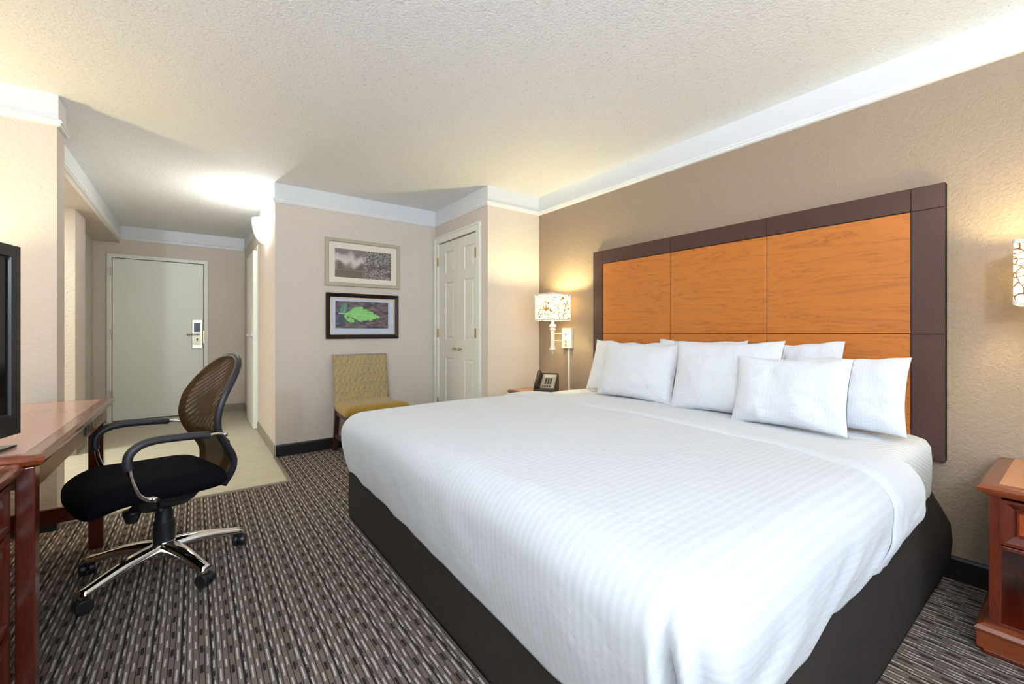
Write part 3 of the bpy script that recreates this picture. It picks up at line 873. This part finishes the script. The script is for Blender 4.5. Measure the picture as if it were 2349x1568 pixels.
# ------------------------------------------------------------------ framed pictures
def frame(t, x0, x1, z0, z1, fw, mt, y=YP, dep=.028, slope=.0, mi=None):
    """four mitred sides, moulding front at y-dep"""
    prof = [(0, 0), (0, dep*.8), (fw*.15, dep), (fw*.8, dep*(1-slope)), (fw, dep*.55), (fw, 0)]
    mb = MB(); rings = []
    for ins, d_ in prof:
        rings.append([(x0+ins, y-d_, z0+ins), (x1-ins, y-d_, z0+ins), (x1-ins, y-d_, z1-ins), (x0+ins, y-d_, z1-ins)])
    mb.ring_loft(rings, 0, False, False)
    return mb.build('picture_frame', mt, t, bevel=.001)
t = thing('framed_picture', (1.355, YP-.014, 1.56), 'silvery framed sepia print of winter branches, hanging upper of two', 'picture', group='framed pictures on the far wall')
M['silverwood'] = wood('champagne_frame', (.30, .26, .18), (.55, .49, .37), .4, (6, 6, 6), 4, .5, .2, .7)
frame(t, .989, 1.722, 1.557, 2.012, .036, M['silverwood'])
MB().box(1.02, 1.69, YP-.014, YP-.010, 1.59, 1.98).build('mat_board', mat('cream_mat_board', (.74, .68, .58), .7), t)
m = M['sepia'] = mat('sepia_print', (.3,.25,.2), .35); g = N(m); co = g.coord(); X, Y, Z = g.sep(co)[0:3]
V = g.math('DIVIDE', g.math('SUBTRACT', Z, .082), .276)
big_ = g.noise(g.mapping(co, (1.2, 1, .9)), 8, 1)
vv_ = g.math('ADD', V, g.math('MULTIPLY', g.math('SUBTRACT', big_, .5), .9))
soft = g.ramp(vv_, [(.10, (.16, .115, .085)), (.30, (.13, .095, .075)), (.42, (.24, .19, .16)), (.58, (.62, .57, .54)), (.72, (.50, .45, .43)), (.90, (.20, .16, .155))])
st_ = g.math('LESS_THAN', g.math('ABSOLUTE', g.math('SUBTRACT', V, .26)), .012)
left = g.mix(g.math('MULTIPLY', st_, .5), soft, (.34, .28, .23))
sp1 = g.noise(co, 95, 4, .75, .8)
tw = g.ramp(sp1, [(.38, (.03, .02, .017)), (.47, (.10, .075, .065)), (.55, (.40, .36, .34)), (.66, (.66, .62, .61))])
dk = g.ramp(g.noise(co, 13, 2), [(.50, 0.0), (.66, .8)])
tr_ = g.mix(dk, tw, (.07, .045, .04))
bx_ = g.ramp(g.math('ADD', g.math('MULTIPLY', X, 4.0), g.math('MULTIPLY', g.noise(co, 50, 3), .6)), [(.24, 0.0), (.36, 1.0)])
g.col(g.mix(bx_, left, tr_))
MB().box(1.078, 1.630, YP-.0150, YP-.0138, 1.642, 1.918).build('print', M['sepia'], t)

t = thing('framed_picture', (1.355, YP-.014, 1.05), 'black framed picture of a green leaf, hanging lower of two', 'picture', group='framed pictures on the far wall')
frame(t, .997, 1.709, 1.047, 1.489, .043, M['dark_wood_frame'] if 'dark_wood_frame' in M else mat('black_brown_frame', (.016, .009, .008), .42, spec=.25), slope=.35)
f2 = MB(); rings = []
for ins, d_ in ((.040, .010), (.040, .018), (.050, .018), (.052, .008)):
    rings.append([(.997+ins, YP-d_, 1.047+ins), (1.709-ins, YP-d_, 1.047+ins), (1.709-ins, YP-d_, 1.489-ins), (.997+ins, YP-d_, 1.489-ins)])
f2.ring_loft(rings, 0, False, False); f2.build('gold_fillet', M['gold_edge'], t)
MB().box(1.045, 1.662, YP-.012, YP-.009, 1.095, 1.442).build('mat_board', mat('blue_white_mat_board', (.50, .56, .70), .35, coat=.6), t)
m = M['leafbg'] = mat('dark_rock_print', (.06,.05,.06), .35); g = N(m); co = g.coord()
n1 = g.noise(g.mapping(co, (1, 1, 2.2), (0, .5, 0)), 11, 5, .65, .6)
g.col(g.mix(g.ramp(n1, [(.40, 0.0), (.72, 1.0)]), (.045, .037, .050), (.25, .18, .19)))
m = M['leaf'] = mat('leaf_green_print', (.2,.6,.2), .4); g = N(m); co = g.coord()
g.col(g.mix(g.noise(co, 18, 3), (.10, .36, .10), (.34, .75, .20)))
M['leaf_dim'] = mat('leaf_teal_print', (.09, .22, .17), .4)
M['leaf_vein'] = mat('leaf_vein_print', (.38, .70, .38), .4)
ph = MB().box(1.083, 1.600, YP-.0130, YP-.0119, 1.148, 1.410)
def leaf_poly(pts, d_, m):
    c = (sum(p[0] for p in pts)/len(pts), sum(p[1] for p in pts)/len(pts))
    X0, Z0 = 1.083, 1.410; sx, sz = .517/745, .262/380
    q = [(X0 + (p[0]-243)*sx, YP-d_, Z0 - (p[1]-967)*sz) for p in pts]
    from mathutils.geometry import tessellate_polygon
    tri = tessellate_polygon([[Vector((p[0], p[2], 0)) for p in q]])
    ph.add(q, [tuple(t_) for t_ in tri], m)
leaf_poly([(300,1115),(318,1040),(350,1000),(388,985),(402,1020),(405,1060),(388,1105),(362,1130),(330,1160)], .0133, 2)
leaf_poly([(350,1160),(400,1150),(395,1210),(440,1190),(500,1225),(497,1262),(440,1262),(398,1240),(365,1195)], .0134, 1)
leaf_poly([(270,1200),(318,1160),(340,1230),(355,1260),(352,1315),(310,1300),(275,1250)], .0133, 3)
big = [(360,1145),(400,1120),(440,1095),(480,1060),(520,1040),(560,1038),(600,1034),(628,1046),(620,1070),(660,1066),(700,1078),(690,1098),(730,1100),(770,1112),(765,1130),(800,1140),(840,1160),(865,1182),(840,1195),(815,1192),(800,1212),(770,1205),(750,1228),(715,1240),(700,1222),(660,1236),(625,1232),(600,1256),(560,1240),(520,1215),(490,1200),(450,1190),(410,1180)]
leaf_poly(big, .0136, 1)
def vein(a, b, w_, d_=.0139):
    a = Vector(a); b = Vector(b); dd = (b-a).normalized(); nn = Vector((-dd.y, dd.x))*w_
    X0, Z0 = 1.083, 1.410; sx, sz = .517/745, .262/380
    q = [(X0 + (p[0]-243)*sx, YP-d_, Z0 - (p[1]-967)*sz) for p in (a+nn, b+nn*.3, b-nn*.3, a-nn)]
    ph.add(q, [(0,1,2,3)], 4)
vein((285,1135), (540,1145), 5); vein((540,1145), (900,1190), 4)
for a, b2 in (((450,1140),(530,1060)), ((540,1145),(620,1070)), ((640,1155),(710,1090)), ((450,1140),(540,1215)), ((560,1146),(620,1230)), ((660,1158),(720,1225)), ((740,1170),(790,1205)), ((350,1140),(380,1010)), ((370,1150),(450,1240))):
    vein(a, b2, 2.2)
ph.build('print', [M['leafbg'], M['leaf'], M['leaf_dim'], mat('leaf_shadow_print', (.03,.07,.09), .4), M['leaf_vein']], t, recalc=False)

# ------------------------------------------------------------------ gold side chair
t = thing('side_chair', (1.30, 3.96, 0), 'armless chair with mustard seat and looping-script backrest under the pictures', 'chair')
m = M['mustard'] = mat('mustard_fabric', (.31, .185, .018), .75, sheen=.2); g = N(m); g.bump(g.noise(g.coord(), 300, 2), .3, .002)
m = M['backfab'] = mat('taupe_back_fabric', (.29, .235, .17), .85); N(m).bump(N(m).noise(N(m).coord(), 300, 2), .3, .002)
M['script'] = mat('gold_loop_print', (.50, .37, .13), .8)
# back: slab leaning back slightly
bx0, bx1, bz0, bz1 = 1.030, 1.545, .44, .900
def backf(u, v, d_):   # u 0..1 across, v 0..1 up, d_ towards the viewer (-Y)
    y = 4.175 + .045*v - d_
    w0 = .012*(1-v)
    return (bx0 + w0*0 + (bx1-bx0)*u + (.012*(1-v) if u > .5 else .012*(1-v)), y, bz0 + (bz1-bz0)*v)
bk = MB(); n = 16
def edge_r(u, v):
    r = .035; du = min(u, 1-u)*.515; dv_ = (1-v)*.46; d_ = 0
    q = min(du, dv_ if v > .5 else 9)
    return .030*min(1, math.sqrt(max(0, 1-(1-min(1, q/.03))**2)))
for s in (1, -1):
    bk.grid(lambda u, v: backf(u, v, s*edge_r(u, v) + .012*(4*u*(1-u))*(s > 0)), 30, 24)
bko = bk
# looping script ribbons on the face, as in the print
def ribbon(pts, w_, mb, m):
    prev = None
    for i in range(len(pts)-1):
        a = Vector(pts[i]); b2 = Vector(pts[i+1]); 
        if (b2-a).length < 1e-6: continue
        dd = (b2-a).normalized(); nn = Vector((-dd.y, dd.x))*w_
        cur = (a+nn, a-nn) if prev is None else prev
        nxt = (b2+nn, b2-nn)
        q = []
        for p in (cur[0], cur[1], nxt[1], nxt[0]):
            u = (p.x)/.515; v = p.y/.46
            if not (0.008 < u < .992 and .02 < v < .985): break
            q.append(backf(u, v, edge_r(u, v) + .012*(4*u*(1-u)) + .0012))
        if len(q) == 4: mb.add(q, [(0,1,2,3)], m)
        prev = nxt
rs = random.Random(3)
for row in range(6):
    z0 = .465 - row*.088; x = -.03 - rs.random()*.03
    for half in (-1, 1):
        pts = []
        rr2 = random.Random(row*5+1)
        T_ = 0; px = x
        while px < .56:
            kind = rr2.random(); Wl = .024 + .026*rr2.random(); Hh = (.033 + .012*rr2.random()); nst = 16
            for k in range(nst):
                a = 2*PI*k/nst
                cx_ = px + (k/nst)*Wl*1.3
                ex = cx_ + Wl*.62*math.sin(a) + .45*(-Hh*math.cos(a))
                ez = z0 - .052 - Hh*math.cos(a)
                pts.append((ex, ez))
            px += Wl*1.3
        # double outline look: two parallel lines
        off_ = []
        for i in range(len(pts)-1):
            a = Vector(pts[i]); b2 = Vector(pts[i+1]); dd = (b2-a).normalized(); off_.append((a.x - dd.y*.0044*half, a.y + dd.x*.0044*half))
        ribbon(off_, .0028, bko, 1)
bko.build('backrest', [M['backfab'], M['script']], t, smooth=True, recalc=False)
# seat cushion
se = MB(); rings = []
def seat_ring(ins, z, sag=0):
    x0, x1, y0, y1 = 1.035+ins, 1.565-ins, 3.70+ins, 4.165-ins*.3
    pts = rrect(x0, x1, y0, y1, .045, 5)
    return [(x + (x-1.30)*.10*((4.165-y)/.46), y, z) for x, y in pts]
for z, ins in ((.385, .02), (.395, .004), (.43, 0), (.455, .006), (.470, .022), (.478, .06), (.482, .12)): rings.append(seat_ring(ins, z))
se.ring_loft(rings); se.build('seat', M['mustard'], t, smooth='auto')
for lx in (1.062, 1.540):
    MB().ring_loft([[(lx-.019, 4.215, 0), (lx+.019, 4.215, 0), (lx+.019, 4.250, 0), (lx-.019, 4.250, 0)],
                    [(lx-.021, 4.145, .42), (lx+.021, 4.145, .42), (lx+.021, 4.185, .42), (lx-.021, 4.185, .42)]]).build('rear_leg', M['dark_wood'], t)
    fx_ = 1.062 + (lx-1.062)*1.06 - .015
    MB().ring_loft([[(fx_-.013, 3.725, 0), (fx_+.013, 3.725, 0), (fx_+.013, 3.752, 0), (fx_-.013, 3.752, 0)],
                    [(fx_-.021, 3.72, .39), (fx_+.021, 3.72, .39), (fx_+.021, 3.762, .39), (fx_-.021, 3.762, .39)]]).build('front_leg', M['dark_wood'], t)
    MB().box(lx-.012, lx+.012, 3.74, 4.20, .13, .16).build('stretcher', M['dark_wood'], t)
MB().box(1.05, 1.56, 3.73, 4.17, .345, .388).build('seat_frame', M['dark_wood'], t)

# ------------------------------------------------------------------ desk
t = thing('desk', (-.70, 2.45, 0), 'cherry wood writing desk with pinkish top at left, cable slots in its apron', 'desk')
zt = .76
mb = MB(); rings = []
for z, o in ((zt-.036, -.016), (zt-.030, -.006), (zt-.020, -.001), (zt-.017, .0), (zt-.007, .0), (zt-.001, -.006), (zt, -.012)):
    rings.append([(XL+.005, 1.790-o, z), (-.346+o, 1.790-o, z), (-.346+o, 3.108+o, z), (XL+.005, 3.108+o, z)])
mb.ring_loft(rings, 0); mb.box(XL+.006, -.392, 1.832, 3.066, zt-.001, zt+.0008, 1)
mb.build('desk_top', [M['edge_worn'], M['desk_top']], t)
M['apron_wood'] = wood('golden_brown_apron', (.11, .045, .012), (.26, .125, .040), .4, (8, 1.5, 8), 2.0, .3, .1, .6)
ap = MB(); ap.box(-.392, -.370, 1.84, 3.055, .655, .725).box(XL+.02, -.40, 3.055, 3.078, .655, .725).box(XL+.02, -.40, 1.84, 1.862, .655, .725)
apo = ap.build('apron', M['apron_wood'], t, bevel=.002)
q = MB()
for k in range(5): MB().box(-.3705, -.3690, 2.58+k*.075, 2.605+k*.075, .677, .712).build('cable_slot', M['black'], apo)
MB().box(-.3705, -.364, 2.50, 2.53, .675, .714).build('cable_clip', M['black'], apo)
for (x0, x1, y0, y1) in ((-.436, -.380, 3.035, 3.085), (-.406, -.367, 1.795, 1.845), (XL+.02, XL+.07, 3.035, 3.085), (XL+.02, XL+.07, 1.80, 1.845)):
    MB().box(x0, x1, y0, y1, 0, .725).build('desk_leg', M['cherry'], t, bevel=.003)
MB().box(XL+.07, -.436, 3.045, 3.070, .165, .238).build('foot_rail', M['cherry'], t, bevel=.002)

# dresser in front of the desk
t = thing('dresser', (-.75, 1.2, 0), 'cherry dresser with panelled drawers at the lower left edge', 'dresser')
mb = MB(); rings = []
for z, o in ((.706, -.014), (.712, -.004), (.722, .0), (.733, .0), (.739, -.006), (.740, -.010)):
    rings.append([(XL+.005, .62-o, z), (-.388+o, .62-o, z), (-.388+o, 1.787, z), (XL+.005, 1.787, z)])
mb.ring_loft(rings, 0); mb.box(XL+.006, -.42, .65, 1.786, .739, .7406, 1)
mb.build('dresser_top', [M['edge_worn'], M['cherry_top']], t)
MB().box(XL+.01, -.425, .64, 1.785, .0, .708).build('dresser_case', M['cherry'], t)
for z0, z1 in ((.565, .690), (.300, .555), (.035, .290)):
    for y0, y1 in ((1.225, 1.772), (.655, 1.205)):
        dr = MB(); fm = lambda u, v, dd: (-.408 + dd, u, v)
        panel_face(dr, (y0, y1), (z0, z1), [(y0+.018, y1-.018, z0+.016, z1-.016)], fm, [(.006, -.008), (.012, -.010), (.030, -.002), (.034, -.002)])
        dr.shell(-.425, -.408, y0, y1, z0, z1, '+x')
        do = dr.build('drawer', M['cherry'], t, weld=True)
        MB().lathe([(0, 0), (.008, 0), (.007, .012), (.014, .020), (.013, .028), (0, .031)], (-.410, (y0+y1)/2, (z0+z1)/2), 14, axis='x').build('knob', M['brass'], do, smooth='auto')

# ------------------------------------------------------------------ television
e = Vector((.279, .960)).normalized(); ang = math.atan2(e.y, e.x) - PI/2   # local y runs along the screen
t = thing('television', (-.434, 1.975, .762), 'black flat-screen television on the desk at the left edge', 'television', rz=ang)
# local: y from -.92 to 0 along the screen, x = outward (facing the room), z up
M['screen'] = mat('dark_screen', (.003,.003,.005), .12)
q = MB(); fm = lambda u, v, dd: (dd, u, v)
panel_face(q, (-.90, 0), (.035, .610), [(-.862, -.038, .095, .575)], fm, [(.002, -.006), (.006, -.007)], 0, 1)
q.shell(-.055, 0, -.90, 0, .035, .610, '+x')
q.build('screen_housing', [M['black'], M['screen']], t, world=False, weld=True)
for y0, y1, zz in ((-.16, -.035, 0), (-.86, -.74, -.021)):
    q = MB(); q.box(-.14, .012, y0, y1, zz, zz+.007); q.box(-.045, -.02, y0+.04, y1-.04, zz+.007, .04)
    q.build('stand_foot', M['black_gloss'], t, world=False, bevel=.002)

# ------------------------------------------------------------------ office chair (local +x is where it faces)
RZ = math.radians(198)
t = thing('office_chair', (-.115, 2.58, 0), 'black swivel chair with brown mesh back and chrome star base, by the desk', 'chair', rz=RZ)
LW = dict(world=False)
# star base
hubz = .105
q = MB(); q.lathe([(.0, .062), (.030, .064), (.040, .080), (.046, .110), (.044, .138), (.038, .146), (0, .146)], n=28)
q.build('hub', M['chrome'], t, smooth='auto', **LW)
for k in range(5):
    a = math.radians((-140, -60, 14, 86, 152)[k]) - RZ; c, s_ = math.cos(a), math.sin(a)
    rings = []; nn = 14
    for i in range(nn+1):
        r = .020 + (.315 if k == 0 else .305)*i/nn; tt = i/nn
        zc = .116 + .006*math.sin(PI*min(1, tt*1.2)) - .044*tt**1.5; hw = .037 - .015*tt; hh = .024 - .011*tt
        ring = []
        for (u, v) in ((-1, -1), (-.35, -1), (.35, -1), (1, -1), (1.05, -.2), (.72, .75), (.3, 1), (-.3, 1), (-.72, .75), (-1.05, -.2)):
            x, y = r, u*hw; ring.append((x*c - y*s_, x*s_ + y*c, zc + v*hh))
        rings.append(ring)
    leg = MB().ring_loft(rings).build('base_leg', M['chrome'], t, smooth='auto', **LW)
    # caster
    rc = .327 if k == 0 else .317; cx, cy = rc*c, rc*s_
    wa = a + math.radians(70 + 37*k)
    wx, wy = math.cos(wa), math.sin(wa)
    q = MB()
    def cyl(off0, off1, r0=.029):
        rings = []
        for o, r in ((off0, r0-.003), (off0+.003*(1 if off1 > off0 else -1), r0), (off1-.003*(1 if off1 > off0 else -1), r0), (off1, r0-.005)):
            rings.append([(cx + wx*o - wy*(r*math.cos(b)) - .010*wy, cy + wy*o + wx*(r*math.cos(b)) + .010*wx, .0292 + r*math.sin(b)) for b in [2*PI*m_/20 for m_ in range(20)]])
        q.ring_loft(rings)
    cyl(.004, .028); cyl(-.004, -.028)
    rings = []
    for o in (-.008, .008):
        rings.append([(cx + wx*o - wy*(.027*math.cos(b)) - .010*wy, cy + wy*o + wx*(.027*math.cos(b)) + .010*wx, .030 + .028*math.sin(b)) for b in [PI*m_/10 - .2 for m_ in range(12)]])
    q.ring_loft(rings)
    q.lathe([(.0, .045), (.009, .045), (.009, .068), (0, .068)], (cx, cy, 0), 10)
    q.build('caster', M['black'], leg, smooth='auto', **LW)
q = MB().lathe([(0, .13), (.040, .13), (.042, .136), (.041, .232), (.038, .236), (.034, .238), (.034, .275), (.030, .278), (.030, .35), (0, .35)], n=28)
q.build('gas_column', M['black'], t, smooth='auto', **LW)
q = MB(); q.ring_loft([[(x, y, z) for x, y in rrect(-.12+i_, .12-i_, -.085+i_, .085-i_, .03, 4)] for z, i_ in ((.300, .035), (.325, .012), (.345, 0), (.385, 0), (.392, .004))])
me_ = q.build('tilt_mechanism', M['black'], t, smooth='auto', **LW)
q = MB(); q.lathe([(0, -.0), (.020, .0), (.024, .010), (.034, .040), (.034, .055), (.0, .058)], (.115, .0, .262), 18).tube([(.06, 0, .335), (.10, 0, .325), (.115, 0, .31)], .018, 10)
q.build('tension_knob', M['black'], me_, smooth='auto', **LW)
for lp in ([(.04, .05, .355), (.06, .14, .352), (.065, .20, .345)], [(.02, -.05, .355), (.03, -.16, .35), (.03, -.21, .345)]):
    MB().tube(lp, [.006, .006, .010], 8).build('lever', M['black'], me_, smooth=True, **LW)
# seat cushion: waterfall front
m = M['seatfab'] = mat('black_seat_fabric', (.003, .003, .005), .9, spec=.1); g = N(m)
co = g.coord(); X, Y, Z = g.sep(co)[0:3]
wv = g.math('ADD', g.math('SINE', g.math('MULTIPLY', Y, 1500.0)), g.math('SINE', g.math('MULTIPLY', X, 1500.0)))
g.bump(wv, .25, .001)
q = MB(); n1, n2 = 36, 32
def seat_pt(u, v, s):
    # u -1 rear .. 1 front, v -1..1 across
    hw = .245 - .020*(u < 0)*abs(u)**3 - .018*(u > 0)*abs(u)**4
    ex = (1 - abs(v)**8)**.5 if abs(v) < 1 else 0
    ef = (1 - abs(u)**7)**.5 if abs(u) < 1 else 0
    x = .066 + u*.256 - .022*abs(v)**3*(1 if u > 0 else -.6)*abs(u)
    y = v*hw
    zc = .437 + .012*u - .060*max(0, u-.45)**1.6*2.0
    th_ = .056*(ex**.6)*(ef**.6)
    z = zc + s*th_*(1 if s > 0 else .82)
    if s > 0: z -= .014*(1-abs(v)**2)*math.exp(-((u+.15)/.5)**2)*ef*0.8
    return (x, y, z)
for s in (1, -1):
    q.grid(lambda u, v: seat_pt(math.sin((u*2-1)*PI/2), math.sin((v*2-1)*PI/2), s), n1, n2)
so_ = q.build('seat_cushion', M['seatfab'], t, smooth=True, **LW)
# seat pan
q = MB(); q.ring_loft([[(x, y, z) for x, y in rrect(-.15+i_, .24-i_, -.19+i_, .19-i_, .06, 5)] for z, i_ in ((.385, .03), (.392, .01), (.404, 0))])
q.build('seat_pan', M['black'], t, smooth='auto', **LW)

# backrest
def bprof(z):   # x of the back's spine against height
    pts = [(.365, -.155), (.42, -.190), (.47, -.212), (.53, -.200), (.60, -.150), (.66, -.128), (.72, -.128), (.80, -.150), (.88, -.196), (.94, -.232), (.985, -.252)]
    for (z0, a0), (z1, a1) in zip(pts, pts[1:]):
        if z <= z1 or (z1 == pts[-1][0]):
            tt = (z - z0)/(z1 - z0); 
            return a0 + (a1-a0)*tt
    return a1
def bprof_s(z): return sum(bprof(z + d_) for d_ in (-.04, -.02, 0, .02, .04))/5
def bw(z):
    pts = [(.375, .160), (.43, .178), (.50, .195), (.60, .210), (.70, .224), (.80, .226), (.88, .200), (.93, .164), (.96, .124), (.975, .086), (.985, .0)]
    for (z0, a0), (z1, a1) in zip(pts, pts[1:]):
        if z <= z1:
            tt = (z - z0)/(z1 - z0); return a0 + (a1-a0)*(tt if z1 < .98 else 1-math.sqrt(max(0, 1-(1-tt)**2)) if False else (tt))
    return 0
def back_pt(z, s, d_=0):    # s -1..1 across
    y = s*bw(z)
    return (bprof_s(z) - .028*(1-(y/.222)**2) + d_, y, z)
m = M['mesh'] = bpy.data.materials.new('brown_chair_mesh'); m.use_nodes = True; g = N(m); b = g.b
b.inputs['Roughness'].default_value = .8; b.inputs['Specular IOR Level'].default_value = .1
co = g.coord(); wn2 = g.noise(g.mapping(co, (1, 1, 1.0), (.5, 0, 0)), 7, 2, .5, .3)
wvv = g.math('SINE', g.math('ADD', g.math('MULTIPLY', g.sep(co)[2], 230.0), g.math('ADD', g.math('MULTIPLY', g.sep(co)[1], -130.0), g.math('MULTIPLY', wn2, 5.0))))
fine = g.math('SINE', g.math('MULTIPLY', g.sep(co)[2], 1700.0))
g.col(g.mix(g.math('ADD', .5, g.math('MULTIPLY', fine, .5)), (.030, .013, .003), (.075, .036, .010)))
trn = g.n('ShaderNodeBsdfTransparent'); mx = g.n('ShaderNodeMixShader')
op = g.ramp(g.math('ADD', .5, g.math('MULTIPLY', wvv, .5)), [(.5, .04), (1.0, .45)])
mask = g.ramp(g.noise(co, 5.0, 1), [(.42, 0.0), (.62, 1.0)])
msk2 = g.ramp(g.math('MULTIPLY', g.sep(co)[2], 1.0), [(.62, 0.0), (.70, 1.0)])
g.l(g.math('ADD', .04, g.math('MULTIPLY', g.math('MULTIPLY', op, mask), msk2)), mx.inputs[0])
g.l(b.outputs[0], mx.inputs[1]); g.l(trn.outputs[0], mx.inputs[2])
g.l(mx.outputs[0], m.node_tree.nodes['Material Output'].inputs[0])
q = MB()
def mesh_pt(u, v):
    z = .378 + .6055*v; a = (u*2-1)
    s1 = max(-1, min(1, a*1.12)); p = list(back_pt(z, s1, .012))
    e_ = max(0, abs(a)*1.12 - 1)/.12
    if e_ > 0: p[0] -= .020*math.sin(e_*PI/2)*1.0; p[1] += (1 if a > 0 else -1)*.011*math.sin(e_*PI*.5)
    return tuple(p)
q.grid(mesh_pt, 44, 60)
q.build('mesh_back', M['mesh'], t, smooth=True, **LW)
# rim: tube around the outline
pts = []
for i in range(41): z = .378 + (.975-.378)*i/40; pts.append(back_pt(z, -1))
for i in range(1, 12):
    s_ = -1 + 2*i/12; p = back_pt(.975, s_); zz = .975 + .010*(1-s_*s_); pp = back_pt(.975, s_); pts.append((bprof_s(zz) - .028*(1-(pp[1]/.222)**2), pp[1], zz))
for i in range(41): z = .975 - (.975-.378)*i/40; pts.append(back_pt(z, 1))
# smooth
for _ in range(3):
    pts = [pts[0]] + [tuple((pts[i-1][k]+2*pts[i][k]+pts[i+1][k])/4 for k in range(3)) for i in range(1, len(pts)-1)] + [pts[-1]]
M['rim'] = mat('black_ribbed_rim', (.014, .014, .020), .42)
q = MB(); pts = [(p[0]-.008, p[1], p[2]) for p in pts]
q.tube(pts, .0135, 12, flat=1.15)
q.build('back_rim', M['rim'], t, smooth=True, **LW)
# support spine from the mechanism to the back
q = MB(); q.tube([(-.08, 0, .36), (-.17, 0, .365), (-.235, 0, .40), (-.268, 0, .47), (-.258, 0, .54), (-.205, 0, .62)], [.022, .022, .022, .020, .018, .012], 12, flat=.6, up=(0, 1, 0))
q.tube([(-.185, -.15, .61), (-.212, 0, .605), (-.185, .15, .61)], .010, 10)
q.build('back_support', M['black'], t, smooth=True, **LW)
# arm rests
def bez(ps, n=6):
    out = []
    P4 = [Vector(p) for p in ps]
    for i in range(len(P4)-1):
        p0 = P4[max(0, i-1)]; p1 = P4[i]; p2 = P4[i+1]; p3 = P4[min(len(P4)-1, i+2)]
        for k in range(n):
            t_ = k/n
            out.append(.5*((2*p1) + (p2-p0)*t_ + (2*p0-5*p1+4*p2-p3)*t_*t_ + (3*p1-p0-3*p2+p3)*t_**3))
    out.append(P4[-1]); return out
for s in (1, -1):
    y = .262*s
    pad = bez([(-.092, y, .648), (-.05, y, .654), (.03, y, .660), (.10, y, .662), (.150, y, .652), (.184, y, .622), (.190, y, .580), (.184, y, .560)], 5)
    rad = [.011] + [.0165]*(len(pad)-2) + [.013]
    ap_ = MB().tube(pad, rad, 12, up=(0, 1, 0), flat=1.25).build('arm_pad', M['black_soft'], t, smooth=True, **LW)
    lo_ = bez([(.184, y, .565), (.178, y, .525), (.165, y, .480), (.150, y*.985, .448), (.125, y*.965, .426), (.105, y*.96, .420)], 5)
    hi_ = bez([(-.088, y, .648), (-.115, y*.99, .648), (-.140, y*.96, .643), (-.158, y*.94, .636)], 5)
    q = MB().tube(lo_, [.0085]*(len(lo_)-8) + [.0085, .009, .010, .011, .012, .013, .014, .014], 12, up=(0, 1, 0))
    q.lathe([(0, -.004), (.012, -.004), (.012, .004), (0, .004)], (.105, y*.96 + s*.012, .420), 14, axis='y')
    MB().tube(hi_, .008, 10).lathe([(0, -.006), (.011, -.006), (.011, .004), (0, .004)], (-.158, y*.94 + s*.006, .636), 14, axis='y').build('back_bracket', M['chrome'], t, smooth='auto', **LW)
    q.build('arm_bracket', M['chrome'], t, smooth='auto', **LW)
    q = MB().tube([(.09, y*.93, .408), (.08, .15*s, .395), (.06, .06*s, .39)], .014, 8, flat=.5)
    q.build('arm_strut', M['black'], t, smooth=True, **LW)
